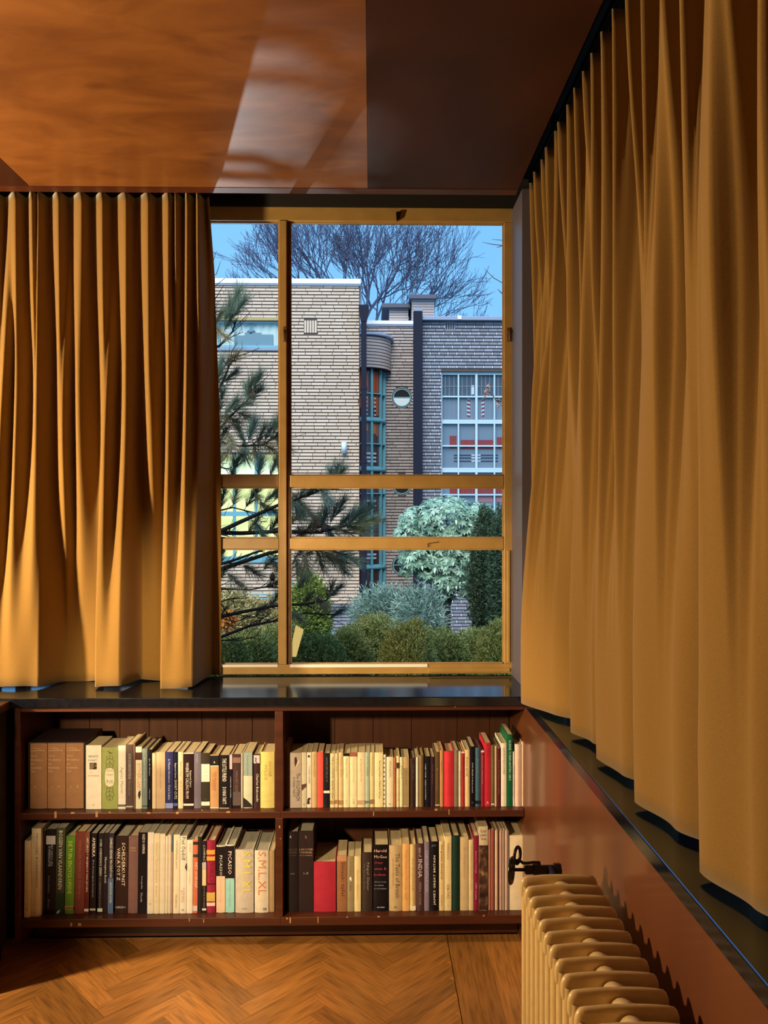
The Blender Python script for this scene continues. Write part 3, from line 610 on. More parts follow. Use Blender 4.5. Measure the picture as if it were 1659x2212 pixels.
book(V, 849.8, 856, 1642, (176, 98, 46), 'thin rust orange booklet', 'rust orange booklet', .11, 0, 0, [('Boon', (120, 60, 28), .35, .3, .5, 'down')])
book(V, 856.4, 863.2, 1638, (236, 196, 120), 'thin cream booklet, dark blot near top', 'blotted cream booklet', .11, 0, 0, [('lier en boog', (150, 110, 60), .65, .45, .4, 'down')], [((70, 45, 30), .13, .24)])
book(V, 863.6, 870.4, 1640.5, (240, 206, 130), 'thin cream booklet with one small mark', 'small-marked booklet', .11, 0, 0, [('Hafid', (150, 110, 60), .3, .25, .5, 'down')])
book(V, 870.8, 883.8, 1640, (188, 146, 84), 'two-tone tan booklet, darker below', 'two-tone tan booklet', .11, 0, 0, [('Gerrit', (120, 85, 40), .4, .3, .35, 'down')], [((160, 126, 68), .22, .97)])
book(V, 885.4, 898, 1643, (56, 34, 22), 'dark chocolate book with tooled lines', 'dark chocolate book', .12, 1, 0, [('BIBLIA', (90, 60, 36), .3, .3, .4, 'down')], [((80, 52, 32), .02, .03), ((80, 52, 32), .12, .13)])
book(V, 898.6, 903.6, 1641, (246, 222, 172), 'thin bright white booklet beside the chocolate book', 'bright white booklet', .12)
book(V, 904, 915.4, 1637, (132, 98, 50), 'plain khaki brown book', 'khaki brown book', .12, 1)
book(V, 917, 929.8, 1639, (20, 15, 16), 'black book with tiny lettering on its left edge', 'black edge-lettered book', .115, 0, 0, [('NIEUWE GEDICHTEN', (200, 190, 165), .5, .7, .2, 'down', .15)])
book(V, 930.2, 939, 1640, (52, 28, 30), 'narrow plum brown book', 'plum brown book', .115, 0, 0, [('Hella Haasse', (110, 75, 60), .35, .4, .35, 'down')])
book(V, 939.6, 949.8, 1629.5, (92, 66, 32), 'olive brown book between cream edges', 'olive brown book', .125, 0, 0, [('Boudewijn', (150, 115, 60), .5, .4, .3, 'down')], [((230, 200, 140), .96, .975)])
book(V, 950.2, 958, 1626, (198, 128, 66), 'thin orange tan book', 'thin orange tan book', .125, 0, 0, [('Nescio', (140, 80, 40), .3, .2, .4, 'down')])
book(V, 958.4, 980.6, 1628, (214, 50, 46), 'wide bright red book', 'wide red book', .125, 1, 0, [('VERZAMELD WERK', (190, 38, 36), .5, .6, .14, 'down')])
book(V, 981, 990.4, 1626, (134, 102, 66), 'taupe book right of the wide red one', 'taupe book', .13, 0, 0, [('Brieven', (180, 145, 95), .14, .16, .35, 'down')])
book(V, 990.8, 996, 1628, (232, 196, 130), 'thin cream book left of a crimson one', 'thin cream book', .13, 0, 0, [('Vasalis', (150, 110, 66), .5, .3, .4, 'down')])
book(V, 996.2, 1004, 1629, (172, 44, 36), 'narrow crimson book with cream top edge', 'cream-topped crimson book', .13, 0, 0, [('Elsschot', (110, 28, 22), .3, .4, .4, 'down')], [((235, 205, 150), .0, .025)])
book(V, 1004.4, 1014.6, 1625, (234, 186, 108), 'golden cream book, dark brush title', 'brush-title golden book', .135, 0, 0, [('Kunst boek', (60, 40, 24), .3, .34, .4, 'down', .4), ('een geschiedenis', (150, 105, 55), .55, .4, .25, 'down', .75)])
book(V, 1015.2, 1026, 1618, (16, 12, 14), 'black book with white title low down', 'black low-title book', .14, 0, 0, [('JUSSI ADLER Perfecte wereld', (205, 190, 160), .52, .5, .32, 'down'), ('o', (90, 80, 66), .93, .4, .04, X_)])
book(V, 1026.4, 1038.4, 1621, (64, 88, 84), 'teal grey hardback', 'teal hardback', .14, 1, 0, [('Jeeves', (110, 130, 115), .32, .26, .35, 'down')], [((20, 26, 28), .9, .955)])
book(V, 1038.8, 1046, 1627, (150, 36, 36), 'narrow dark red book with white top edge', 'white-topped dark red book', .14, 0, 0, [('Het behouden huis', (200, 140, 110), .35, .5, .35, 'down')], [((230, 205, 165), .0, .03)])
book(V, 1046.4, 1060, 1610, (196, 36, 40), 'tall scarlet book', 'tall scarlet book', .15, 0, 0, [('A', (235, 190, 150), .94, .4, .04, X_), ('LIFE', (150, 26, 30), .12, .2, .35, 'down')])
book(V, 1060.4, 1068.4, 1616, (112, 88, 40), 'olive green book with cream foot line', 'olive green book', .15, 0, 0, [('Monika van Paemel', (160, 135, 75), .42, .38, .35, 'down')], [((225, 195, 140), .955, .975)])
book(V, 1068.8, 1073.6, 1617, (204, 154, 94), 'thin tan book left of a maroon one', 'thin tan book', .15)
book(V, 1074, 1081.8, 1622, (88, 26, 28), 'maroon book with tiny title', 'maroon book', .15, 0, 0, [('Rebel: Vormen en stijlen', (190, 130, 100), .5, .6, .3, 'down')])
book(V, 1082.2, 1094.4, 1611, (240, 212, 148), 'cream book with brown title near the green one', 'brown-title cream book', .15, 0, 0, [('KLEIN FRUIT ENCYCLOPEDIE', (120, 90, 50), .28, .42, .35, 'down')])
book(V, 1095, 1107.4, 1592, (14, 84, 40), 'tall dark green garden guide, white capitals', 'tall green guide', .16, 0, 0, [('KLEINE TUINPLANTEN GIDS', (190, 205, 160), .36, .56, .38, 'down')])
book(V, 1108, 1112, 1630, (228, 186, 136), 'thin cream booklet, row of tiny marks', 'tiny-marked booklet', .13, 0, 0, [('INDIANENVERHALEN', (130, 90, 66), .55, .6, .5, 'down')])
book(V, 1112.4, 1126.8, 1614, (232, 180, 132), 'pinkish cream rounded book with orange title', 'pinkish cream book', .15, 1, .003, [('Tempel en Vrouwen: De Rode kamer', (205, 130, 80), .6, .75, .25, 'down')])
book(V, 1127.2, 1131.8, 1608, (222, 180, 118), 'cream book squeezed against the wood panel', 'cream end book', .15, 0, .002)
# lower left shelf -------------------------------------------------
K = 'LL'; dz_ = .17
book(K, 51.5, 64.6, 1817, (242, 208, 142), 'tall cream book with ring stamp, leftmost', 'ring-stamped cream book', .2, 0, .025, [('O', (160, 125, 80), .895, .5, .045, X_)], lean=.5)
book(K, 66.2, 86.5, 1791, (240, 208, 142), 'tall cream art book, brown spaced capitals', 'cream art book', .21, 1, .02, [('MICHAEL BORREMANS', (150, 110, 62), .36, .62, .24, 'down', .6), ('horse hunting', (200, 160, 100), .16, .14, .2, 'down', .3), ('ZENO X', (150, 115, 70), .95, .35, .02, X_)], lean=.4)
book(K, 91, 96.5, 1796, (34, 26, 26), 'thin black book with grey rule', 'thin grey-ruled book', .2, 0, 0, [('_', (120, 110, 110), .1, .1, .3, 'down')], lean=.4, page=1)
book(K, 97.2, 118, 1792, (26, 20, 20), 'black book with square white label near top', 'white-labelled black book', .2, 0, 0, [('ART DECO EN', (196, 180, 150), .3, .26, .2, 'down', .62), ('SURREALISME', (196, 180, 150), .32, .24, .24, 'down', .36), ('Moderne schilderkunst', (150, 138, 118), .65, .2, .2, 'down', .35), ('Abrams', (150, 138, 118), .88, .12, .2, 'down', .35)], [((188, 170, 136), .08, .18)], lean=.8, page=1)
book(K, 118.6, 138, 1790, (70, 66, 38), 'olive to dark green book, large white capitals', 'white-capitals green book', .2, 0, 0, [('BOSSEN VAN VLAANDEREN', (236, 224, 184), .37, .68, .42, 'down')], [((34, 56, 34), .76, 1)], lean=.9, page=1)
MB().prism([at(121, 1974, YF - .001), at(124, 1968, YF - .001), at(130, 1965, YF - .001), at(127, 1973, YF - .001)], (0, .0004, 0)).build('leaf_logo', ink((210, 205, 170)), [o for o in COL.objects if o.name.startswith('book') and o.parent is None][-1])
bo = book(K, 138.6, 158.6, 1808, (96, 128, 34), 'leaf green book with yellow capitals', 'leaf green book', .16, 1, 0, [('DE TUIN ENCYCLOPEDIE', (208, 205, 60), .4, .68, .42, 'down')], [((206, 130, 66), .905, .94), ((60, 60, 20), .918, .928)], lean=1.2)
book(K, 159.4, 181, 1799, (120, 50, 30), 'brick red cloth encyclopaedia with dim title', 'brick red book', .2, 1, 0, [('WINKLER PRINS DE TUIN A-O', (150, 90, 60), .46, .72, .26, 'down')], lean=1, gloss=0)
book(K, 181.4, 191.4, 1799, (96, 34, 24), 'thin red brown book with bold cream title', 'cream-title red brown book', .2, 0, 0, [('HET GROOT BEGIJNHOF VAN LEUVEN', (236, 205, 150), .4, .66, .5, 'down')], [((126, 74, 44), 0, .25), ((230, 200, 150), .94, .97)], lean=1, page=1)
book(K, 193.5, 206.5, 1802, (28, 20, 18), 'black book, spaced white capitals at top', 'spaced-capitals black book', .2, 0, 0, [('AMERIKA', (244, 230, 200), .17, .24, .5, 'down'), ('De bewogen horizon', (190, 175, 150), .56, .46, .3, 'down')], [((190, 175, 130), .935, .96)], lean=.9, page=1)
book(K, 210, 221.4, 1802, (36, 26, 22), 'black brown book with pale seafaring title', 'seafaring title book', .2, 0, 0, [('OVER ONBEKENDE ZEEËN', (214, 196, 160), .3, .46, .5, 'down'), ('de ontdekkingsreizen van de wereld', (150, 130, 105), .74, .38, .4, 'down')], [((225, 215, 190), .935, .975)], lean=.8, page=1)
book(K, 221.8, 231.8, 1801, (40, 26, 24), 'dark brown book with small white low title', 'low-title brown book', .2, 0, 0, [('Hieronymus Bosch', (235, 220, 190), .46, .32, .6, 'down')], lean=.8, page=1)
book(K, 232.2, 244.4, 1802, (44, 40, 40), 'dark book turning slate blue, white capitals', 'slate blue book', .2, 0, 0, [('CHARLES RENNIE MACKINTOSH', (240, 228, 200), .3, .5, .5, 'down'), ('ANTHONY JONES', (225, 215, 195), .74, .26, .45, 'down')], [((92, 104, 112), .56, 1)], lean=.7, page=1)
book(K, 247, 274.6, 1809, (50, 30, 20), 'wide dark brown book, two lines of white capitals', 'wide dark brown book', .21, 1, 0, [('SCHILDERKUNST', (246, 234, 205), .36, .56, .26, 'down', .66), ('VAN A TOT Z', (246, 234, 205), .36, .42, .24, 'down', .28), ('LIBRERO', (210, 190, 150), .92, .8, .025, X_)], [((70, 46, 30), .2, .4)], lean=.6, page=1)
book(K, 275.4, 296.6, 1809, (128, 84, 62), 'plain rose brown book with small gilt title', 'rose brown book', .2, 1, 0, [('DALÍ', (205, 160, 95), .15, .55, .03, X_), ('T. DRAPER', (205, 160, 95), .185, .6, .018, X_)], lean=.6, gloss=0)
book(K, 297.2, 316.6, 1801, (20, 15, 15), 'black book with tiny white words and logo', 'tiny-lettered black book', .2, 0, 0, [('KAZUO OHMASA', (240, 232, 210), .14, .24, .3, 'down', .6), ('fotografie', (200, 190, 170), .62, .16, .2, 'down', .45), ('Thoth', (190, 180, 160), .8, .12, .2, 'down', .4)], [], lean=.5, page=1)
book(K, 317.4, 331, 1800.5, (246, 220, 152), 'tall cream book, dark edge marks above', 'tall blank cream book', .2, 0, .004, [('E', (170, 140, 90), .88, .3, .02, X_)], lean=.5, page=1)
book(K, 331.3, 343.6, 1803, (242, 206, 136), 'tall cream book with faint orange title', 'orange-title tall book', .2, 0, .004, [("Nature's Chart Histoire", (205, 150, 80), .36, .5, .45, 'down'), ('dit vergeten', (205, 150, 80), .72, .14, .35, 'down')], lean=.5, page=1)
book(K, 344, 355.6, 1804, (246, 214, 146), 'blank ivory paperback next to layered booklets', 'ivory paperback', .2, 0, .004, lean=.5, page=1)
book(K, 356, 362, 1809, (238, 205, 146), 'thin cream booklet, first of a layered trio', 'first layered booklet', .19, 0, .003, lean=.5)
book(K, 362.2, 368.6, 1806, (232, 200, 140), 'thin cream booklet, second of a layered trio', 'second layered booklet', .19, 0, .003, lean=.5)
book(K, 368.8, 372.8, 1805, (196, 140, 100), 'thin brown booklet with slate top', 'slate-topped booklet', .19, 0, .003, bands=[((92, 96, 88), 0, .22)], lean=.5)
book(K, 373.4, 387.4, 1806, (246, 214, 142), 'cream book with three small brown inscriptions', 'three-inscription book', .2, 0, .004, [('CATALOGUE', (120, 85, 45), .14, .14, .25, 'down'), ('Vlaamse tuinen', (120, 85, 45), .32, .22, .28, 'down'), ('Gaston', (120, 85, 45), .84, .18, .28, 'down')], lean=.5, page=1)
bo = book(K, 387.8, 402, 1809, (248, 224, 160), 'white garden book with large black name at top', 'large-name white book', .2, 0, .004, [('Piet Oudolf', (30, 20, 14), .16, .3, .62, 'down'), ('Landscapes', (190, 120, 80), .76, .18, .35, 'down', .65), ('gardens', (190, 120, 80), .78, .16, .3, 'down', .35), ('o', (40, 28, 20), .95, .4, .03, X_)], lean=.5, page=1)
MB().prism([at(401, 1865, YF - .006), at(402.4, 1866, YF - .006), at(402.4, 1882, YF - .006), at(398.5, 1874, YF - .006)], (0, .0006, 0)).build('torn_edge', ink((60, 42, 28)), bo)
book(K, 402.4, 415.6, 1818, (246, 218, 150), 'cream book with orange traces of title', 'orange-trace cream book', .19, 0, .004, [('GUIDE', (200, 140, 70), .1, .12, .3, 'down'), ('Tuin en landschap', (200, 150, 80), .5, .22, .3, 'down')], lean=.5, page=1)
book(K, 416, 426.6, 1817, (214, 104, 60), 'orange book with black flecks and white title', 'orange flecked book', .19, 0, .002, [('PIET OUDOLF', (245, 225, 190), .48, .34, .5, 'down', .72)], [((50, 36, 26), .03, .07), ((70, 50, 36), .2, .24), ((220, 180, 140), .9, .97)], lean=.4)
book(K, 427, 436, 1811, (40, 34, 26), 'plain black olive book', 'black olive book', .2, 0, 0, page=1)
book(K, 436.4, 445.6, 1820, (34, 26, 22), 'narrow black atlas with pale photo patch', 'narrow black atlas', .19, 0, 0, [('COMPACT', (196, 176, 140), .18, .26, .55, 'down'), ('ATLAS', (236, 205, 150), .5, .2, .6, 'down'), ('OF THE WORLD', (130, 112, 88), .78, .3, .4, 'down')], [((196, 166, 130), .3, .4), ((225, 180, 100), .4, .62), ((235, 220, 190), .94, .965)])
bo = book(K, 446, 464.8, 1819.5, (158, 36, 46), 'crimson book with yellow blocks', 'crimson yellow-block book', .19, 1, 0, [('DALÍ', (110, 20, 34), .42, .3, .5, 'down')], [((222, 150, 52), .13, .19), ((222, 150, 52), .22, .275), ((90, 18, 30), .59, .61), ((214, 162, 66), .72, .84), ((236, 190, 140), .86, .905)])
book(K, 467, 486.4, 1831, (240, 216, 164), 'white art monograph, black top and peach below', 'peach-footed monograph', .19, 1, 0, [('PICASSO', (225, 210, 180), .29, .3, .3, 'down', .52), ('Carsten Warncke', (215, 150, 95), .65, .4, .22, 'down')], [((30, 20, 18), .012, .45), ((236, 182, 122), .455, .995)], page=1)
book(K, 487, 506.4, 1829.5, (236, 214, 166), 'white art monograph, black top and pale blue below', 'blue-footed monograph', .19, 1, 0, [('PICASSO', (248, 236, 205), .26, .34, .4, 'down', .48), ('Carsten Warncke', (120, 150, 150), .72, .4, .2, 'down')], [((30, 20, 18), .012, .49), ((162, 200, 196), .495, .995)], page=1)
book(K, 508, 547.6, 1840, (206, 176, 128), 'thick silvery beige book, huge yellow letters', 'thick yellow-letter book', .19, 1, .003, [('S,M,L,XL', (224, 196, 60), .36, .68, .52, 'down', .6), ('010', (60, 45, 30), .935, .28, .025, X_)], page=1)
book(K, 549.6, 580, 1842, (224, 192, 136), 'thick cream book, huge orange letters', 'thick orange-letter book', .19, 1, .003, [('S,M,L,XL', (212, 116, 56), .36, .7, .62, 'down', .5), ('III', (60, 45, 30), .94, .2, .04, X_, .72)], page=1)
book(K, 580.4, 592.6, 1842, (176, 132, 74), 'tan book against the divider, added as shaded side of its neighbour', 'tan end book', .19, 0, -.003)  # added book: shaded side of the thick cream one, shade in its colour
# lower right shelf ------------------------------------------------
N_ = 'LR'
book(N_, 620.5, 644, 1802, (34, 22, 18), 'black leather encyclopaedia volume numbered 1', 'black volume one', .19, 1, 0, [('1', (170, 150, 120), .06, .12, .03, X_, .3), ('LAROUSSE', (110, 82, 50), .22, .8, .022, X_), ('UNIVERSEL', (110, 82, 50), .255, .8, .022, X_), ('en 2 volumes', (110, 82, 50), .29, .7, .016, X_), ('A-K', (150, 130, 100), .52, .4, .02, X_)], gloss=0, page=1)
book(N_, 644.6, 677, 1800.6, (48, 28, 22), 'dark brown leather encyclopaedia volume numbered 2', 'brown volume two', .19, 1, 0, [('2', (190, 170, 140), .07, .12, .03, X_, .5), ('LAROUSSE', (190, 140, 85), .225, .9, .025, X_), ('UNIVERSEL', (190, 140, 85), .262, .86, .025, X_), ('en 2 volumes', (190, 140, 85), .296, .85, .018, X_), ('L-Z', (190, 170, 140), .52, .32, .022, X_)], gloss=0, page=1)
bo = book(N_, 677.6, 725.4, 1868, (178, 34, 42), 'short fat red cloth book', 'fat red book', .2, 1, 0, [], gloss=0)
MB().box((at(683, 0, YF).x, YF + .03, at(0, 1862, YF).z - .004), (at(714, 0, YF).x, YF + .031, at(0, 1862, YF).z - .0039)).build('page_marker', m_page, bo)
book(N_, 727.5, 749, 1854, (156, 96, 50), 'russet book half in shadow beside the fat red one', 'russet book', .15, 0, 0, [('Smaak: tafel', (90, 45, 25), .42, .6, .35, 'down', .6)], [((196, 132, 74), 0, .1)])  # shadow is put into the cover colour, top band keeps the lighter tone
book(N_, 749.6, 764.8, 1855.7, (156, 126, 74), 'khaki cookery book with small bird picture', 'khaki bird book', .14, 0, 0, [('de kookkunst', (120, 92, 50), .24, .3, .3, 'down'), ('Kookboek', (95, 68, 38), .55, .16, .3, 'down')])
MB().prism([at(754, 1898, YF - .0008), at(758, 1893, YF - .0008), at(760, 1899, YF - .0008), at(759, 1904, YF - .0008)], (0, .0005, 0)).build('bird', ink((235, 215, 170)), [o for o in COL.objects if o.name.startswith('book') and o.parent is None][-1])
book(N_, 765.2, 779.6, 1855.7, (232, 194, 112), 'cream yellow paperback with faint title', 'cream yellow paperback', .14, 0, 0, [('Elisabeth David: middellandse keuken', (180, 140, 75), .5, .5, .3, 'down')])
book(N_, 781, 804.4, 1848.5, (58, 42, 28), 'dark brown cookery book with grey title', 'dark brown cookbook', .15, 1, 0, [('Nigel Slater', (150, 130, 98), .4, .48, .3, 'down', .6), ('The kitchen diaries', (120, 100, 75), .4, .44, .14, 'down', .25)])
tx = [('Harold', (236, 168, 112), .085, .8, .045, X_, .46), ('McGee', (236, 168, 112), .175, .82, .045, X_, .47), ('Over', (190, 50, 58), .265, .55, .04, X_, .34), ('eten &', (190, 50, 58), .355, .8, .04, X_, .46), ('koken', (190, 50, 58), .445, .74, .04, X_, .43), ('Wetenschap', (170, 158, 135), .555, .78, .022, X_, .46), ('en cultuur', (170, 158, 135), .605, .6, .022, X_, .38), ('in de keuken', (170, 158, 135), .655, .78, .022, X_, .46), ('NIEUWEZIJDS', (225, 215, 195), .94, .5, .02, X_)]
book(N_, 806, 839.6, 1832, (16, 13, 14), 'wide black food book, orange and red names', 'wide black food book', .15, 1, 0, tx)
book(N_, 840.4, 868.6, 1833, (196, 154, 90), 'wide beige cookery book with brown serif title', 'wide beige cookbook', .16, 1, 0, [('The Taste of Britain', (110, 72, 36), .46, .68, .32, 'down', .62), ('Laura Mason & Catherine Brown', (150, 105, 58), .4, .42, .12, 'down', .3), ('m', (90, 60, 30), .935, .18, .03, X_)])
book(N_, 869, 884.4, 1829.5, (232, 162, 78), 'bright orange tan paperback', 'orange tan paperback', .15, 0, 0, [('Fergus Henderson: Nose', (200, 115, 48), .35, .5, .35, 'down'), ('to tail', (200, 115, 48), .72, .2, .3, 'down')])
book(N_, 884.8, 898.4, 1831, (216, 170, 94), 'rounded pale gold book', 'pale gold book', .15, 1, 0, [('de thuiskok', (170, 120, 62), .45, .5, .3, 'down')], [((240, 205, 140), .93, .99)])
book(N_, 898.8, 915.6, 1830, (82, 50, 38), 'brown book with pale slanted country name', 'brown country-name book', .16, 1, 0, [('INDIA', (218, 190, 148), .36, .27, .5, 'down'), ('taste of', (200, 170, 130), .12, .14, .4, 'down'), ('MEERA SODHA', (150, 118, 88), .74, .34, .35, 'down')])
book(N_, 916.4, 927.4, 1826, (132, 108, 100), 'grey mauve paperback, striped with letters', 'grey mauve paperback', .16, 0, 0, [('SCHILDERACHTIG KOKEN', (190, 165, 145), .42, .6, .6, 'down')])
book(N_, 927.8, 947.6, 1826, (18, 14, 16), 'black cookery book, white capitals reading upwards', 'upward-title black book', .16, 1, 0, [("JAMIE'S GREAT BRITAIN", (246, 236, 212), .55, .72, .3, 'up', .55), ('JO', (140, 140, 130), .05, .5, .035, X_)])
book(N_, 948.6, 959.4, 1824, (228, 184, 104), 'cream yellow book with bold brown title', 'bold brown-title book', .17, 0, 0, [('Het gouden dierenboek', (84, 48, 26), .3, .5, .5, 'down'), ('boeken', (160, 115, 60), .86, .16, .3, 'down')])
book(N_, 959.8, 975.4, 1814, (230, 188, 112), 'cream book, small widely spaced brown words', 'spaced-words cream book', .17, 0, 0, [('TOMATES & CO', (120, 80, 42), .2, .22, .28, 'down'), ('DELTAS', (110, 72, 38), .74, .18, .28, 'down'), ('t', (120, 80, 42), .93, .15, .02, X_)])
book(N_, 976, 993.4, 1813, (10, 44, 26), 'wide dark green book, plain spine', 'dark green book', .17, 1, 0, gloss=0)
book(N_, 994, 1011.8, 1816, (208, 164, 96), 'tan book with small faint title', 'tan faint-title book', .17, 0, 0, [('De eeuwige keuken', (160, 115, 62), .35, .42, .2, 'down')])
book(N_, 1012.4, 1023, 1822, (222, 182, 108), 'pale gold paperback left of a ruby one', 'pale gold paperback', .16, 0, 0, [('SUZANNE PUDDING en taart', (180, 138, 76), .4, .62, .35, 'down')])
book(N_, 1023.4, 1033.8, 1813, (136, 28, 40), 'ruby red book with pink title', 'ruby red book', .17, 0, 0, [('Simone Ortega', (220, 140, 130), .35, .3, .4, 'down'), ('1080 recetas', (220, 140, 130), .74, .22, .4, 'down')])
m_photo = varied('dark_food_photo', [(.36, lit((34, 20, 14))), (.5, lit((70, 42, 26))), (.58, lit((110, 74, 40))), (.72, lit((198, 148, 78)))], nscale=24, detail=3, rough=.4)
bo = book(N_, 1034.4, 1054, 1793, (206, 170, 112), 'tall book with dark food photograph below beige top', 'food-photo book', .19, 0, 0, [('Les', (90, 70, 45), .05, .6, .04, X_), ('plats', (90, 70, 45), .1, .7, .04, X_), ('doux', (90, 70, 45), .145, .6, .035, X_)])
pa, pb = at(1034.8, 1970, YF), at(1053.6, 1826, YF); box('spine_photo', (pa.x, YF - .0006, SH0 + .002), (pb.x, YF + .002, pb.z), m_photo, bo)
book(N_, 1055, 1060, 1800.6, (178, 112, 76), 'thin salmon brown book', 'salmon brown book', .18)
book(N_, 1060.3, 1068, 1800.6, (158, 76, 46), 'thin rust red book, rightmost of the rust pair', 'rust red book', .18)
book(N_, 1069.4, 1075.4, 1801.5, (222, 176, 116), 'thin cream book between rust and maroon', 'thin cream rust-side book', .18)
book(N_, 1075.7, 1078.3, 1802, (84, 30, 24), 'sliver of a maroon book', 'maroon sliver', .18)
book(N_, 1078.6, 1084.6, 1802, (196, 152, 108), 'thin fawn book', 'thin fawn book', .18)
book(N_, 1084.8, 1090.8, 1802, (170, 124, 84), 'thin walnut coloured book', 'walnut book', .18)
book(N_, 1091, 1097.2, 1802, (204, 160, 112), 'thin sand coloured book', 'sand book', .18)
book(N_, 1097.5, 1100, 1803, (120, 92, 70), 'sliver of a dust grey book', 'grey sliver', .18)
book(N_, 1100.6, 1131.5, 1813, (236, 196, 130), 'wide cream book behind the radiator valve', 'wide cream book', .15, 0, 0, [])
books = [o for o in COL.objects if o.name.startswith('book') and o.type == 'EMPTY' and 'd' in o.keys()]
for i, o in enumerate(books):
    nb = [b['n'] for b in books[max(0, i - 1):i + 2] if b is not o and b['sh'] == o['sh']]
    lab = '%s, %s' % (o['d'], o['sh'])
    if 'dictionary' in o['d']: lab = o['d'].replace('  ', ' ')
    elif i and books[i - 1]['sh'] == o['sh'] and len(lab.split()) + 2 + len(books[i - 1]['n'].split()) <= 16: lab += ', after ' + books[i - 1]['n']
    o['label'] = lab
for o in books:
    for k in ('d', 'n', 'sh'): del o[k]

# ------------------------------------------------------------------ radiator
m_rad = varied('cream_radiator_enamel', [(.3, (.58, .42, .19)), (.7, (.64, .47, .22))], nscale=40, rough=.34, coat=.2, bump=.03)
rx0, rx1, rz0, rz1, ry, pit = .372, .566, .10, .803, 1.897, .0506
rd = empty('radiator', ((rx0 + rx1) / 2, 1.3, 0), 'long cream column radiator standing below the right window sill', 'radiator')
sec = MB()
def slab(mb, zc, hh, arch):
    """header of a section: a flat bar with rounded ends and slightly arched top"""
    n = 20; prof = []
    for i in range(n + 1):
        u = -math.cos(math.pi * i / n); x = (rx1 - rx0) / 2 * u
        e = max(0, (abs(u) - .86) / .14); th = math.sqrt(max(0, 1 - e * e))
        prof.append((x, .0108 * (1 - .15 * (abs(u) ** 3)) * (.12 + .88 * th), hh * (.15 + .85 * th), arch * (1 - u * u)))
    vs, fs = [], []
    for x, ty, tz, da in prof:
        for j in range(12):
            a = 2 * math.pi * j / 12; c, s_ = math.cos(a), math.sin(a)
            vs.append((x, ty * math.copysign(abs(c) ** .7, c), zc + da + tz * math.copysign(abs(s_) ** .8, s_)))
    for i in range(n):
        for j in range(12): fs.append((i * 12 + j, i * 12 + (j + 1) % 12, (i + 1) * 12 + (j + 1) % 12, (i + 1) * 12 + j))
    fs += [tuple(range(12))[::-1], tuple(range(n * 12, n * 12 + 12))]
    mb.add(vs, fs, True)
slab(sec, rz1 - .034, .029, .006); slab(sec, rz0 + .05, .02, 0)
for k in range(4):
    x = -(rx1 - rx0) / 2 + .0175 + k * ((rx1 - rx0) - .035) / 3
    sec.tube([(x, 0, rz0 + .05), (x, 0, rz1 - .026)], .0138 if k in (0, 3) else .012, 12, cap=False)
sme = sec.mesh('section'); sme.materials.append(m_rad)
hub = MB().tube([(0, -.0253, 0), (0, -.010, 0), (0, .006, 0), (0, .0253, 0)], [.030, .028, .022, .010], 16)
hme = hub.mesh('hub'); hme.materials.append(m_rad)
for i in range(24):
    y = ry - i * pit
    s_ = sharing('section', sme, rd, ((rx0 + rx1) / 2, y, 0))
    if i < 23:
        for zc in (rz1 - .029, rz0 + .05):
            h_ = D.objects.new('hub', hme); COL.objects.link(h_); h_.parent = s_; h_.location = (0, -pit / 2, zc)
for y in (ry - .05, ry - 22 * pit + .02):
    for x in (rx0 + .03, rx1 - .03): box('foot', (x - .012, y - .012, .0005), (x + .012, y + .012, rz0 + .05), m_rad, rd, .003)
# valve at the far end of the radiator
vz, vy = .790, ry + .055
vx = lambda px: at(px, 1880, vy).x
vv = empty('valve', (vx(1150), vy, vz), parent=rd)
wh = MB().lathe([(.0305, -.0045), (.035, 0), (.0305, .0045), (.024, .004), (.021, 0), (.024, -.004), (.0305, -.0045)], (0, 0, 0), 28)
for k in range(4):
    a = k * math.pi / 2 + .4; wh.tube([(0, 0, 0), (.024 * math.cos(a), .024 * math.sin(a), 0)], .0035, 6)
wh.lathe([(0, .006), (.008, .006), (.008, -.006), (0, -.006)], (0, 0, 0), 12)
w_ = wh.build('hand_wheel', mat('black_bakelite', (.01, .009, .01), .22), vv, origin=(0, 0, 0))
w_.matrix_local = Matrix.Translation(Vector((vx(1105), vy, vz - .002)) - wloc(vv)) @ Matrix.Rotation(math.pi / 2, 4, 'Y') @ Matrix.Rotation(.35, 4, 'X')
m_gun = mat('gunmetal', (.035, .030, .034), .42, .8)
MB().tube([(vx(1106), vy, vz), (vx(1136), vy, vz)], .0045, 8).build('stem', m_gun, vv)
MB().tube([(vx(1133), vy, vz), (vx(1136), vy, vz), (vx(1136.5), vy, vz), (vx(1150), vy, vz), (vx(1152), vy, vz), (vx(1164), vy, vz), (vx(1165), vy, vz), (vx(1196), vy, vz), (vx(1197), vy, vz), (vx(1211), vy, vz)], [.010, .0125, .0125, .0115, .0155, .0155, .012, .012, .0165, .0165], 6, smooth=False).build('body', m_gun, vv)
MB().tube([(vx(1189), vy, vz), (vx(1189), vy - .02, vz - .004), (vx(1189), ry, vz - .01)], .0125, 10).build('union', m_gun, vv)
MB().tube([(vx(1204), vy, vz), (vx(1206), vy, vz - .04), (vx(1206), vy, .0005)], .0115, 12).build('pipe', m_rad, vv)
lp = []
for i in range(15):
    a = i / 14 * 2 * math.pi; lp.append((vx(1117.5) + .010 * math.cos(a), vy + .012 * math.cos(a), vz + .037 + .021 * math.sin(a)))
MB().tube(lp, .0042, 8).tube([(vx(1113), vy, vz + .024), (vx(1122), vy, vz + .024), (vx(1130), vy, vz + .017), (vx(1142), vy, vz + .017), (vx(1152), vy, vz + .019), (vx(1165), vy, vz + .018), (vx(1165), vy, vz + .006)], [.003, .004, .0038, .0038, .0035, .0045, .0045], 8).build('air_key', m_gun, vv)

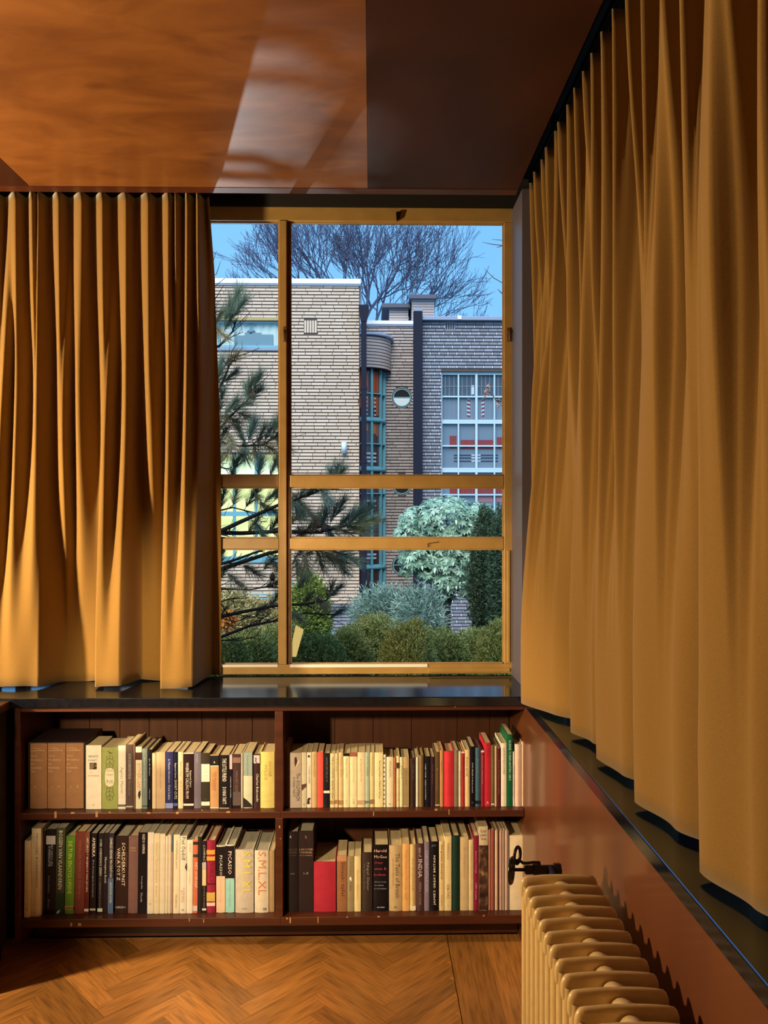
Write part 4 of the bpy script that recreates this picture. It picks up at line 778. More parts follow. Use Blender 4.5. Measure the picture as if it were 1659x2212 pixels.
# ------------------------------------------------------------------ two floor lamps that light the room (they stand to the left, outside the picture)
def floor_lamp(LX, LY, LZ, r, strength, label, cut):
    """cut: radius and drop of the metal dish below the globe."""
    flp = empty('floor_lamp', (LX, LY, 0), label, 'lamp'); cr_d, cz = cut
    MB().lathe([(0, .0005), (.15, .0005), (.15, .015), (.03, .03), (.012, .06), (.012, LZ - .17), (0, LZ - .17)], (LX, LY, 0), 32).build('pole', m_brass, flp)
    MB().lathe([(.0, -cz - .05), (.03, -cz - .045), (cr_d * .6, -cz - .02), (cr_d, -cz), (cr_d, -cz - .004), (cr_d * .6, -cz - .03), (.03, -cz - .055), (0, -cz - .06)], (LX, LY, LZ), 32).build('dish', m_brass, flp)
    gl = MB().lathe([(r * math.sin(q * math.pi / 12), -r * math.cos(q * math.pi / 12)) for q in range(13)], (LX, LY, LZ), 24)
    gl.build('globe', mat('opal_globe_%d' % strength, (1.0, .70, .36), emit=strength), flp)
    MB().tube([(LX, LY, LZ - .175), (LX, LY, LZ - .07)], .02, 12).build('collar', m_brass, flp)
    return flp
al = empty('floor_lamp', (-1.50, .76, 0), 'brass reading lamp on a tall pole, its cone shade turned to the books', 'lamp')
ap = Vector((-1.50, .76, 1.75)); ad = (Vector((-.30, 3.0, .82)) - ap).normalized()
MB().lathe([(0, .0005), (.15, .0005), (.15, .015), (.03, .03), (.012, .06), (.012, 1.80), (0, 1.80)], (-1.55, .68, 0), 32).build('pole', m_brass, al)
MB().tube([(-1.55, .68, 1.78), (-1.54, .70, 1.82), ap - ad * .10], .008, 8).build('arm', m_brass, al)
MB().tube([ap - ad * .12, ap - ad * .10, ap + ad * .04], [.02, .045, .11], 28, cap=False).build('shade', m_brass, al)
light('reading_light', 'SPOT', ap + ad * .045, ap + ad, LAMP_READ, (1.0, .70, .36), spot_size=math.radians(51), spot_blend=.55, shadow_soft_size=.06)
gl_ = floor_lamp(-2.60, 2.10, 1.55, .075, LAMP_GLOBE, 'opal globe floor lamp with a brass dish and a small downward spot', (.205, .118))
hp = Vector((-2.50, 2.13, 1.28)); hd = (Vector((-1.0, 2.5, 0)) - hp).normalized()
MB().tube([(-2.60, 2.10, 1.25), (-2.55, 2.115, 1.30), hp - hd * .05], .007, 8).build('arm', m_brass, gl_)
MB().tube([hp - hd * .06, hp + hd * .05], [.02, .045], 24, cap=False).build('spot_shade', m_brass, gl_)
light('floor_spot', 'SPOT', hp + hd * .052, hp + hd, LAMP_FLOOR, (1.0, .70, .36), spot_size=math.radians(27), spot_blend=.45, shadow_soft_size=.04)
# ------------------------------------------------------------------ outside: ground and the brick building
m_soil = varied('dark_soil', [(.3, (.020, .022, .010)), (.7, (.05, .055, .022))], nscale=6, rough=.95)
box('ground', (-60, 3.5, -.7), (60, 90, -.5), m_soil, kind='structure')
m_mortar = mat('dark_mortar', (.085, .07, .065), .95)
m_brick = varied('pale_buff_brick', [(.1, (.57, .46, .35)), (.5, (.63, .52, .41)), (.9, (.70, .59, .48))], nscale=9, rough=.85, source='island')
m_brickp = varied('pale_buff_brick_piece', [(.1, (.57, .46, .35)), (.5, (.63, .52, .41)), (.9, (.70, .59, .48))], nscale=9, rough=.85, source='object')
m_brickm = varied('grey_buff_brick', [(.2, (.36, .32, .31)), (.8, (.50, .45, .43))], nscale=9, rough=.85, source='island')
m_blue = varied('slate_blue_brick', [(.2, (.17, .20, .26)), (.8, (.27, .305, .38))], nscale=9, rough=.8, source='island')
m_dot = mat('pale_header_brick', (.55, .56, .62), .7)
m_cop = mat('white_coping', (.80, .82, .84), .6)
m_lead = mat('blue_grey_lead', (.22, .29, .42), .5)
m_navy = mat('navy_drain_paint', (.010, .013, .030), .6, spec=.15)
m_turq = mat('turquoise_frame_paint', (.13, .40, .50), .45)
m_pale = mat('pale_blue_frame_paint', (.40, .58, .68), .45)
m_dark = mat('dark_interior', (.012, .010, .012), .9)
m_refl = mat('blue_grey_glass', (.13, .19, .26), .08, spec=.8)
bd = empty('building', (0, 14, -.5), 'two-storey modernist brick building with white coping across the garden', 'building')
def core(name, x0, x1, z0, z1, Y, th, holes, m, parent):
    xs = sorted({x0, x1, *[min(max(h[i], x0), x1) for h in holes for i in (0, 1)]}); zs = sorted({z0, z1, *[min(max(h[i], z0), z1) for h in holes for i in (2, 3)]})
    mb = MB()
    for a, b in zip(xs, xs[1:]):
        for c, d in zip(zs, zs[1:]):
            mxx, mzz = (a + b) / 2, (c + d) / 2
            if not any(h[0] < mxx < h[1] and h[2] < mzz < h[3] for h in holes): mb.box((a, Y, c), (b, Y + th, d))
    return mb.build(name, m, parent)
def courses(x0, x1, z0, z1, Y, holes, L, pitch=.0615, hh=.044, proud=.012, dots=False):
    out, dot = [], []
    row = 0; z = z1 - pitch
    while z > z0:
        x = x0 - R.uniform(0, L)
        if dots: x = x0 - (row % 4 > 1) * L * .5
        segs = [(x0, x1)]
        for h in holes:
            if h[2] < z + hh and h[3] > z:
                segs = [q for s in segs for q in ((s[0], min(s[1], h[0])), (max(s[0], h[1]), s[1])) if q[1] - q[0] > .01]
        while x < x1:
            l = L if dots else L * R.choice((1, 1, 1, .75, 1.1))
            for a, b in segs:
                p, q = max(a, x), min(b, x + l - .0035)
                if q - p > .012:
                    if dots and row % 2 and q - p > .05:
                        out.append((p, q - .030, z)); dot.append((q - .027, q, z))
                    else: out.append((p, q, z))
            x += l
        z -= pitch; row += 1
    return out, dot
def brickbox(mb, b, Y, hh=.045, proud=.018):
    x0, x1, z = b; c = .003; y0, y1 = Y - proud + R.uniform(-.002, .002), Y
    vs = [(x0, y1, z), (x1, y1, z), (x1, y1, z + hh), (x0, y1, z + hh), (x0 + c, y0, z + c), (x1 - c, y0, z + c), (x1 - c, y0, z + hh - c), (x0 + c, y0, z + hh - c)]
    mb.add(vs, [(4, 5, 6, 7), (0, 1, 5, 4), (1, 2, 6, 5), (2, 3, 7, 6), (3, 0, 4, 7)])
Y1, Y2, Y3 = 14.0, 15.3, 14.0
P1 = lambda x, y: at(x, y, Y1)
xl, xr, zt = -5.2, P1(776, 0).x, P1(0, 611).z
wa = (-4.9, P1(611, 0).x, P1(0, 750).z, P1(0, 690).z); wl = (-4.9, P1(607, 0).x, P1(0, 1216).z, P1(0, 978).z)
vent = (P1(657, 0).x, P1(685, 0).x, P1(0, 717).z, P1(0, 689).z)
core('left_wing_core', xl, xr, -.5, zt, Y1, .35, [wa, wl], m_mortar, bd)
core('left_wing_return', xr - .3, xr, -.5, zt, Y1 + .35, 1.2, [], m_brickm, bd)
lst, _ = courses(xl, xr, -.5, zt, Y1, [wa, wl, vent], .235)
lst.sort(key=lambda b: abs((b[0] + b[1]) / 2 - (-1.0)) * 1.2 + abs(b[2] - 3.9) * .55 + (1 if b[1] - b[0] < .2 else 0))
pool = {}
rest, foot = MB(), MB()
for i, b in enumerate(lst):
    if i < 300:
        k = round((b[1] - b[0]) * 200) / 200
        if k not in pool:
            mb = MB(); brickbox(mb, (0, k - .001, 0), 0); me = mb.mesh('brick'); me.materials.append(m_brickp); pool[k] = me
        sharing('brick', pool[k], bd, (b[0], Y1 + R.uniform(-.002, .001), b[2]))
    else: brickbox(foot if b[2] < P1(0, 1308).z else rest, b, Y1)
rest.build('brick_courses', m_brick, bd, kind='stuff'); foot.build('blue_brick_foot', m_blue, bd, kind='stuff')
for i in range(5):
    x = vent[0] + (i + .08) * (vent[1] - vent[0]) / 5
    box('vent_brick', (x, Y1 - .012, vent[2] + .005), (x + .036, Y1, vent[3] - .005), m_brick, bd)
box('vent_backing', (vent[0], Y1 - .003, vent[2]), (vent[1], Y1 - .0005, vent[3]), m_dark, bd)
box('coping', (xl, Y1 - .05, zt), (xr + .03, Y1 + 1.5, P1(0, 600).z), m_cop, bd, .004)
box('coping_drip', (xl, Y1 - .04, zt - .03), (xr + .02, Y1, zt), m_lead, bd)
box('soldier_course', (wa[0], Y1 - .014, wa[3]), (wa[1] + .05, Y1 + .05, wa[3] + .05), mat('yellow_lintel_brick', (.42, .34, .14), .8), bd)
# upper strip window, pale curtain and things behind the pane
uw = empty('strip_window', ((wa[0] + wa[1]) / 2, Y1, wa[2]), parent=bd)
box('frame', (wa[0], Y1 + .04, wa[2]), (wa[1], Y1 + .1, wa[2] + .06), m_turq, uw); box('frame', (wa[0], Y1 + .04, wa[3] - .03), (wa[1], Y1 + .1, wa[3]), m_pale, uw)
for px in (505, 470): box('frame', (P1(px - 1.2, 0).x, Y1 + .045, wa[2] + .06), (P1(px + 1.2, 0).x, Y1 + .09, wa[3] - .03), m_turq, uw)
box('sill', (wa[0], Y1 - .05, wa[2] - .05), (wa[1] + .03, Y1 + .1, wa[2]), m_lead, uw)
box('pane', (wa[0], Y1 + .06, wa[2] + .06), (wa[1], Y1 + .064, wa[3] - .03), m_glass, uw)
m_lace = mat('pale_blue_curtain', (.74, .90, .93), .9)
mb = MB(); nx = 160
vs = [(wa[0] + (wa[1] - wa[0]) * i / nx, Y1 + .13 + .012 * math.sin(i * .9), z) for z in (wa[2], wa[3]) for i in range(nx + 1)]
mb.add(vs, [(i, i + 1, i + nx + 2, i + nx + 1) for i in range(nx)], True).build('lace_curtain', m_lace, uw)
mb = MB()
for a, b, c, d in ((507, 722, 527, 745), (527, 716, 563, 745), (563, 720, 588, 745)): 
    p, q = P1(a, d), P1(b * 0 + c, b); mb.box((p.x, Y1 + .09, p.z), (q.x, Y1 + .11, q.z))
mb.box((P1(537, 0).x, Y1 + .09, P1(0, 716).z), (P1(543, 0).x, Y1 + .11, P1(0, 692).z)).build('furniture_silhouette', mat('slate_blue_thing', (.24, .40, .52), .8), uw)
MB().lathe([(0, 0), (.09, .02), (.07, .06), (0, .08)], (P1(540, 0).x, Y1 + .165, P1(0, 714).z), 14).build('lamp_shade', MATS['slate_blue_thing'], uw)
# big lit window behind the pine
lw = empty('lit_window', ((wl[0] + wl[1]) / 2, Y1, wl[2]), parent=bd)
m_lit = mat('lit_yellow_room', (.84, .84, .40), emit=.85); m_lit2 = mat('lit_white_blind', (.80, .94, .66), emit=.95)
box('lit_blind', (wl[0], Y1 + .3, wl[2]), (wl[1], Y1 + .33, P1(0, 1035).z), m_lit, lw); box('lit_blind', (wl[0], Y1 + .3, P1(0, 1035).z), (wl[1], Y1 + .33, P1(0, 994).z), m_lit2, lw); box('lit_blind', (wl[0], Y1 + .29, P1(0, 994).z), (wl[1], Y1 + .33, wl[3]), m_lit, lw)
for y, h in ((1110, 5), (1210, 7), (1052, 2)): box('frame', (wl[0], Y1 + .05, P1(0, y + h).z), (wl[1], Y1 + .1, P1(0, y - h).z), m_turq, lw)
for px in (462, 505, 552, 604): box('frame', (P1(px - 3, 0).x, Y1 + .055, wl[2]), (P1(px + 3, 0).x, Y1 + .1, wl[3]), m_turq, lw)
box('pane', (wl[0], Y1 + .07, wl[2]), (wl[1], Y1 + .074, wl[3]), m_glass, lw)
# cylindrical wall lamp
c = P1(743.5, 968); wlp = empty('wall_lamp', c + Vector((0, -.05, 0)), parent=bd)
MB().lathe([(0, -.1), (.05, -.1), (.05, .1), (0, .1)], (c.x, Y1 - .075, c.z), 20).build('lamp_tube', mat('pale_blue_enamel', (.55, .68, .78), .4), wlp); box('lamp_arm', (c.x - .015, Y1 - .03, c.z - .03), (c.x + .015, Y1, c.z + .03), m_navy, wlp)
# turquoise balcony rail and stair rails at the foot
for y in (1274, 1283): MB().tube([P1(440, y) + Vector((0, -.6, 0)), P1(604, y + 3) + Vector((0, -.6, 0))], .016, 6).build('balcony_rail', m_turq, bd)
for px in (462, 536, 604): MB().tube([P1(px, 1276) + Vector((0, -.6, 0)), Vector((P1(px, 0).x, Y1 - .6, -.5))], .014, 6).build('rail_post', m_turq, bd)
sr = empty('stair_railing', P1(700, 1380) + Vector((0, -1.2, -.4)), 'turquoise sloping handrail of the steps at the foot of the pale brick wall', 'railing')
d_ = Vector((0, -1.2, 0))
MB().tube([P1(640, 1240) + d_, P1(760, 1388) + d_], .022, 8).build('handrail', m_turq, sr); MB().tube([P1(640, 1292) + d_, P1(738, 1400) + d_], .022, 8).build('handrail', m_turq, sr)
for px, y in ((660, 1268), (705, 1322), (742, 1368)): MB().tube([P1(px, y) + d_, Vector((P1(px, y).x, Y1 - 1.2, -.5))], .014, 6).build('post', m_turq, sr)
# drain pipes
def drain(px, hw, ytop, Y, parent, hopper):
    p = at(px, ytop, Y); e = empty('drain_pipe', (p.x, Y, -.5), parent=parent); w = hw / F * Y
    box('downpipe', (p.x - w, Y - .08, -.5), (p.x + w, Y + .04, p.z), m_navy, e, .01)
    if hopper:
        q, hw2 = at(px, ytop - 14, Y).z, w * 1.95
        mb = MB(); mb.prism([(p.x - w, Y - .09, p.z - .12), (p.x + w, Y - .09, p.z - .12), (p.x + hw2, Y - .09, q - .04), (p.x + hw2, Y - .09, q + .06), (p.x - hw2, Y - .09, q + .06), (p.x - hw2, Y - .09, q - .04)], (0, .16, 0)).build('hopper', m_navy, e, .008)
        for y in (840, 1000, 1200): 
            z = at(0, y, Y).z; box('bracket', (p.x - w * 1.3, Y - .085, z), (p.x + w * 1.3, Y + .05, z + .05), m_navy, e)
    return e
drain(786, 5.6, 682, 13.9, bd, True)
e = drain(902.5, 9.6, 674, 13.92, bd, False)
p = at(902.5, 674, 13.92); MB().prism([(p.x + .078 * math.cos(q), 13.84, p.z + .07 * math.sin(q)) for q in [i * math.pi / 10 for i in range(11)]], (0, .1, 0)).build('rounded_top', m_lead, e)
# recessed middle with round bay and portholes
P2 = lambda x, y: at(x, y, Y2)
mx0, mx1, mz = P2(770, 0).x, P2(912, 0).x, P2(0, 698).z
holes = []; cxp = P2(868, 0).x; rp = .198
pz = [P2(0, y).z for y in (857, 1047, 1222)]
core('middle_core', mx0, mx1, -.5, mz, Y2, .3, [], m_mortar, bd)
lst, _ = courses(mx0, mx1, -.5, mz, Y2, [(cxp - rp * math.cos(q), cxp + rp * math.cos(q), z + rp * math.sin(q) - .016, z + rp * math.sin(q) + .016) for z in pz for q in [math.asin(-1 + (i + .5) / 7) for i in range(14)]], .235, hh=.045)
mb = MB(); [brickbox(mb, b, Y2, .045) for b in lst]; mb.build('brick_courses', m_brickm, bd, kind='stuff')
box('coping', (mx0, Y2 - .05, mz), (mx1, Y2 + .4, P2(0, 690).z), m_cop, bd, .004); box('coping_drip', (mx0, Y2 - .04, mz - .03), (mx1, Y2, mz), m_lead, bd)
for z in pz:
    ph = empty('porthole', (cxp, Y2, z), parent=bd); n = 28
    rim = MB(); ring = lambda r, y: [(cxp + r * math.cos(2 * math.pi * i / n), y, z + r * math.sin(2 * math.pi * i / n)) for i in range(n)]
    for (ra, ya_), (rb, yb_) in (((rp * 1.06, Y2 - .016), (rp, Y2 - .016)), ((rp, Y2 - .016), (rp, Y2 - .002))):
        rim.add(ring(ra, ya_) + ring(rb, yb_), [(i, (i + 1) % n, (i + 1) % n + n, i + n) for i in range(n)], False)
    rim.build('brick_rim', m_brickm, ph)
    MB().add(ring(rp, Y2 - .004), [tuple(range(n))]).build('backing', m_dark, ph)
    fr = MB(); fr.add(ring(rp * .93, Y2 - .014) + ring(rp * .82, Y2 - .014), [(i, (i + 1) % n, (i + 1) % n + n, i + n) for i in range(n)]); fr.box((cxp - rp * .82, Y2 - .014, z - .004), (cxp + rp * .82, Y2 - .008, z + .014)); fr.build('frame', m_turq, ph)
    lo = [(cxp + rp * .82 * math.cos(math.pi + math.pi * i / 14), Y2 - .008, z + rp * .82 * math.sin(math.pi + math.pi * i / 14)) for i in range(15)]
    MB().add(lo, [tuple(range(15))]).build('lower_pane', m_lace if z == pz[0] else m_dark, ph)
    box('slot_vent', (cxp - .07, Y2 - .014, z - rp * 1.62), (cxp + .08, Y2 - .012, z - rp * 1.5), m_dark, ph)
bx_, by_, br = -.13, 15.28, .535
by = empty('round_bay', (bx_, by_, -.5), parent=bd)
ztop, zbot = EYE + (HZ - 724) / F * 14.75, EYE + (HZ - 794) / F * 14.75
MB().lathe([(br - .02, zbot - ztop), (br - .02, 0)], (bx_, by_, ztop), 40, a0=math.pi, a1=2 * math.pi).build('drum_core', m_mortar, by)
k = 0; z = ztop - .0615
dme = MB().lathe([(br - .02, 0), (br - .004, .002), (br, .004), (br, .046), (br - .004, .049), (br - .02, .049)], (0, 0, 0), 40, smooth=False, a0=math.pi, a1=2 * math.pi).mesh('brick_course'); dme.materials.append(m_brickm)
while z > zbot - .01: sharing('brick_course', dme, by, (bx_, by_, z)); z -= .0615
MB().lathe([(0, .05), (br + .03, .03), (br + .05, 0), (br + .05, -.03), (br, -.03)], (bx_, by_, ztop + .03), 40, a0=math.pi, a1=2 * math.pi).build('lead_roof', m_lead, by)
MB().lathe([(br, 0), (.3, 0)], (bx_, by_, zbot), 40, a0=math.pi, a1=2 * math.pi).build('soffit', m_dark, by)
wr_ = .425
MB().lathe([(wr_ - .05, -.5 - zbot), (wr_ - .05, 0)], (bx_, by_, zbot), 30, a0=math.pi, a1=2 * math.pi).build('dark_glass', mat('dark_maroon_glass', (.05, .016, .018), .12, spec=.8), by)
for y, h in ((905, .05), (1012, .05), (1117, .045), (1225, .045)):
    z = EYE + (HZ - y) / F * 14.85; MB().lathe([(wr_ - .05, -h), (wr_ + .01, -h), (wr_ + .02, 0), (wr_ - .05, h)], (bx_, by_, z), 30, a0=math.pi, a1=2 * math.pi).build('transom_ring', m_turq, by)
for y in (849, 958, 1066, 1172, 1275):
    z = EYE + (HZ - y) / F * 14.85; MB().lathe([(wr_ - .05, -.012), (wr_, -.012), (wr_, .012), (wr_ - .05, .012)], (bx_, by_, z), 30, a0=math.pi, a1=2 * math.pi).build('glazing_ring', m_turq, by)
m_org = mat('orange_red_glass', (.40, .085, .03), .2); m_gold = mat('amber_glass', (.42, .17, .04), .2); m_leadl = mat('grey_leading', (.22, .27, .3), .5); m_whg = mat('white_blue_glass', (.45, .56, .68), .2)
for deg, w in ((-58, .026), (-24, .045), (21, .045), (53, .026), (80, .026)):
    a = math.radians(270 + deg); c_, s_ = math.cos(a), math.sin(a)
    p = Vector((bx_ + wr_ * c_, by_ + wr_ * s_, 0)); t = Vector((-s_, c_, 0)) * w / 2; n_ = Vector((c_, s_, 0))
    MB().prism([(v + Vector((0, 0, -.5))) for v in (p - t - n_ * .05, p + t - n_ * .05, p + t + n_ * .006, p - t + n_ * .006)], (0, 0, zbot + .5)).build('mullion', m_turq, by)
def bay_pane(d0, d1, y0, y1, m, name='stained_pane', off=-.044):
    z0, z1 = EYE + (HZ - y1) / F * 14.85, EYE + (HZ - y0) / F * 14.85
    MB().lathe([(wr_ + off, z0), (wr_ + off, z1)], (bx_, by_, 0), 4, a0=math.radians(270 + d0), a1=math.radians(270 + d1)).build(name, m, by)
for d0, d1 in ((-14, -2), (0, 12), (27, 36), (37, 47)): bay_pane(d0, d1, 800, 846, m_org); bay_pane(d0, d1, 852, 880 if d0 != 37 else 896, m_org)
for i in range(5):
    y = 856 + i * 9; bay_pane(2, 10, y, y + 3.5, m_whg, off=-.041); bay_pane(30, 37, y + 1, y + 4.5, m_whg, off=-.041)
bay_pane(28, 36, 912, 936, m_gold); bay_pane(38, 46, 912, 940, m_org); bay_pane(3, 11, 912, 930, m_gold)
for y in (977, 986, 994, 1080, 1090, 1196, 1204): bay_pane(6, 36, y, y + 4, m_whg, off=-.02)
for dg in (2, 8, 14, 30, 36, 42, 47):
    for y0, y1 in ((910, 955), (960, 1008), (1018, 1064), (1068, 1112), (1120, 1170)): bay_pane(dg, dg + .9, y0, y1, m_leadl, 'leading', -.04)
# right wing of blue grey brick with pale headers
P3 = lambda x, y: at(x, y, Y3)
rx_, rX, rz_ = P3(912, 0).x, 5.2, P3(0, 690).z
bw = (P3(953, 0).x, P3(1185, 0).x, P3(0, 1140).z, P3(0, 799).z); v2 = (P3(961, 0).x, P3(983, 0).x, P3(0, 711).z, P3(0, 691).z)
core('right_wing_core', rx_, rX, -.5, rz_, Y3, .35, [bw], m_mortar, bd)
lst, dots = courses(rx_, rX, -.5, rz_, Y3, [bw, v2], .163, hh=.044, dots=True)
mb, md = MB(), MB(); [brickbox(mb, b, Y3, .045) for b in lst]; [brickbox(md, b, Y3, .043, .020) for b in dots]
mb.build('brick_courses', m_blue, bd, kind='stuff'); md.build('header_bricks', m_dot, bd, kind='stuff')
sd = MB(); z = rz_ - .06
while z > -.5: sd.box((rx_ - .02, Y3 - .01, z), (rx_, Y3 + 1.3, z + .045)); z -= .0615
sd.build('side_courses', m_brickm, bd, kind='stuff'); box('right_wing_side', (rx_, Y3 + .35, -.5), (rx_ + .2, Y3 + 1.5, rz_), m_mortar, bd)
box('lead_edge', (rx_ - .04, Y3 - .09, rz_), (rX, Y3 + 1.6, P3(0, 681).z), m_lead, bd, .01); box('gutter', (rx_ - .02, Y3 - .12, rz_ + .0), (rX, Y3 - .09, rz_ + .05), m_lead, bd)
for i in range(4):
    x = v2[0] + .02 + i * .042; box('vent_slot', (x, Y3 - .006, v2[2] + .03), (x + .018, Y3, v2[3] - .03), m_dark, bd)
box('vent_plate', (v2[0], Y3 - .005, v2[2]), (v2[1], Y3, v2[3]), m_blue, bd)
c = P3(991, 690); MB().box((c.x - .035, Y3 - .13, c.z - .03), (c.x + .035, Y3 - .06, c.z + .04)).build('camera_box', m_cop, bd, .006)
sw = empty('stained_window', ((bw[0] + bw[1]) / 2, Y3, bw[2]), parent=bd)
box('backing', (bw[0], Y3 + .12, bw[2]), (bw[1], Y3 + .16, bw[3]), m_refl, sw); box('upper_backing', (bw[0], Y3 + .115, P3(0, 852).z), (bw[1], Y3 + .12, bw[3]), mat('dark_slate_glass', (.05, .07, .10), .1, spec=.8), sw)
for px, w in ((954.5, 3), (991, 3.2), (1030, 5), (1069, 3.2), (1107, 4), (1146, 4), (1184, 3)): box('mullion', (P3(px - w / 2, 0).x, Y3 + .05, bw[2]), (P3(px + w / 2, 0).x, Y3 + .11, bw[3]), m_pale, sw)
for y, h in ((801, 4), (853, 1.6), (908, 4.5), (961, 1.6), (1014, 5), (1068, 1.6), (1118, 4)): box('transom', (bw[0], Y3 + .055, P3(0, y + h).z), (bw[1], Y3 + .112, P3(0, y - h).z), m_pale, sw)
for px in (963, 972, 982, 1000, 1010, 1020, 1042, 1051, 1060, 1078):
    box('leading', (P3(px - .5, 0).x, Y3 + .105, P3(0, 904).z), (P3(px + .5, 0).x, Y3 + .115, bw[3]), m_leadl, sw)
box('leading', (bw[0], Y3 + .105, P3(0, 830).z), (bw[1], Y3 + .115, P3(0, 829).z), m_leadl, sw)
m_red = mat('deep_red_glass', (.20, .014, .014), .35)
def sp_(x0, y0, x1, y1, m): p, q = P3(x0, y1), P3(x1, y0); box('stained_pane', (p.x, Y3 + .11, p.z), (q.x, Y3 + .119, q.z), m, sw)
for x in range(973, 987, 5): sp_(x, 940, x + 4.2, 968, m_red)
for x in list(range(997, 1028, 5)) + list(range(1034, 1066, 5)): sp_(x, 949, x + 4.2, 969, m_red)
for x in range(1076, 1100, 5): sp_(x, 943, x + 4.2, 968, m_red)
for x in list(range(973, 1028, 5)) + list(range(1034, 1066, 5)) + list(range(1074, 1100, 5)): sp_(x, 1054, x + 4.2, 1066, m_red)
sp_(1034, 1072, 1066, 1084, mat('rose_glass', (.30, .14, .17), .25)); sp_(1074, 1072, 1100, 1084, MATS['rose_glass'])
m_ink = mat('navy_glass', (.025, .035, .07), .2)
for y in (981, 987, 994): sp_(982, y, 1020, y + 2.4, m_ink); sp_(1040, y, 1078, y + 2.4, m_ink); sp_(1020, y, 1040, y + 2.4, m_whg)
for x0, s_ in ((1010, 1), (1041, -1)):
    for i in range(5):
        y = 858 + i * 8.5
        for dy, m in ((0, m_whg), (3.2, m_red)):
            MB().prism([P3(x0, y + dy - s_) + Vector((0, .112, 0)), P3(x0, y + dy + 3 - s_) + Vector((0, .112, 0)), P3(x0 + 7, y + dy + 3 + s_) + Vector((0, .112, 0)), P3(x0 + 7, y + dy + s_) + Vector((0, .112, 0))], (0, .006, 0)).build('stained_pane', m, sw)
sp_(1019, 830, 1026, 850, m_whg)
box('window_sill', (bw[0] - .03, Y3 - .05, bw[2] - .05), (bw[1], Y3 + .1, bw[2]), m_lead, sw)
# chimneys and roofs behind
for x0, x1, yb_, yt, Yc, a, b in ((841, 882, 692, 667, 18, 825, 886), (890, 938, 692, 648, 17.6, 884, 942)):
    ch = empty('chimney', at((x0 + x1) / 2, 700, Yc), parent=bd)
    p, q = at(x0, 720, Yc), at(x1, yt, Yc); zc = p.z
    mb = MB(); z = zc
    while z < q.z: mb.box((p.x, Yc, z), (q.x, Yc + 1.4, min(q.z, z + .05))); z += .0615
    mb.build('brick_courses', m_brickm, ch, kind='stuff'); box('stack_core', (p.x + .01, Yc + .01, zc), (q.x - .01, Yc + 1.39, q.z), m_mortar, ch)
    r, s_ = at(a, yt, Yc), at(b, yt - 9, Yc); box('cap', (r.x, Yc - .12, r.z), (s_.x, Yc + 1.5, s_.z), mat('dark_concrete_cap', (.09, .10, .13), .8), ch, .01)
box('roof_slab', (-5, 15.0, 5.2), (mx0, 22, 5.5), m_lead, bd); box('roof_slab', (mx0, Y2 + .3, 5.0), (5, 22, 5.2), m_lead, bd)

# ------------------------------------------------------------------ planting
def leaf_quad(mb, p, d, up, l, w, fold=.25):
    d = d.normalized(); s_ = d.cross(up); s_ = s_.normalized() if s_.length > 1e-4 else d.orthogonal().normalized(); n_ = s_.cross(d)
    a, b, c = p, p + d * l, p + d * l * .45
    mb.add([a, c + s_ * w / 2 + n_ * fold * w, b, c - s_ * w / 2 + n_ * fold * w], [(0, 1, 2), (0, 2, 3)])
def rv(): 
    while True:
        v = Vector((R.uniform(-1, 1), R.uniform(-1, 1), R.uniform(-1, 1)))
        if .05 < v.length < 1: return v.normalized()
def sprays(mb, c, r, n, l, w, up=.5, shell=.55, front=True):
    """feathery sprays: short twigs set with narrow leaflets, in the outer shell of an ellipsoid"""
    for _ in range(n):
        v = rv()
        if front and v.y > .35: v.y = -v.y
        k = R.uniform(shell, 1.0)
        p = Vector((c[0] + v.x * r[0] * k, c[1] + v.y * r[1] * k, c[2] + v.z * r[2] * k))
        d = (v * .8 + rv() * .5 + Vector((0, 0, up))).normalized()
        for j in range(7):
            q = p + d * l * j / 7; leaf_quad(mb, q, d * .8 + rv() * .7, rv(), l * .42, w)
def green(name, a, b, rough=.7): return varied(name, [(.15, a), (.85, b)], nscale=3, rough=rough, source='island')
m_jun = green('juniper_green', (.09, .15, .035), (.52, .56, .17)); m_jun2 = green('olive_juniper_green', (.12, .15, .03), (.60, .60, .18)); m_con = green('dark_conifer_green', (.014, .05, .03), (.07, .14, .075))
m_blu = green('blue_green_fern', (.07, .17, .13), (.38, .56, .48)); m_lime = green('lime_conifer', (.10, .17, .02), (.30, .40, .085)); m_straw = green('straw_yellow', (.25, .22, .07), (.60, .53, .24)); m_rust2 = green('rust_leaves', (.45, .17, .03), (.65, .30, .07))
m_bark = varied('grey_bark', [(.3, (.045, .038, .034)), (.7, (.10, .088, .080))], nscale=18, rough=.95); m_twig = mat('dark_pine_bark', (.030, .022, .016), .9)
def shrub(name, px, ytop, pyb, hw, Y, m, n, l, w, label, cat='shrub', group=None, ry=None, up=.5, blobs=1):
    c0 = at(px, pyb, Y); t0 = at(px, ytop, Y); rx = hw / F * Y; rz = (t0.z - c0.z) / 2
    e = empty(name, (c0.x, Y, -.5), label, cat, group); mb = MB()
    sprays(mb, (c0.x, Y, (c0.z + t0.z) / 2), (rx, ry or rx, rz), n, l, w, up)
    for _ in range(blobs):
        a = R.uniform(0, 6.28); k = R.uniform(.3, .75)
        sprays(mb, (c0.x + rx * k * math.cos(a), Y + (ry or rx) * .4 * math.sin(a), (c0.z + t0.z) / 2 + rz * R.uniform(.1, .6)), (rx * .42, rx * .42, rz * .5), n // 5, l, w, up, .3)
    mb.build('foliage', m, e, kind='stuff')
    st = MB()
    for k in range(4): st.tube([(c0.x + R.uniform(-.03, .03), Y, -.5), (c0.x + rx * R.uniform(-.3, .3), Y + R.uniform(-.1, .1), c0.z + rz), (c0.x + rx * R.uniform(-.6, .6), Y, t0.z - rz * .3)], [.025, .016, .005], 5)
    st.build('stems', m_bark, e)
    return e
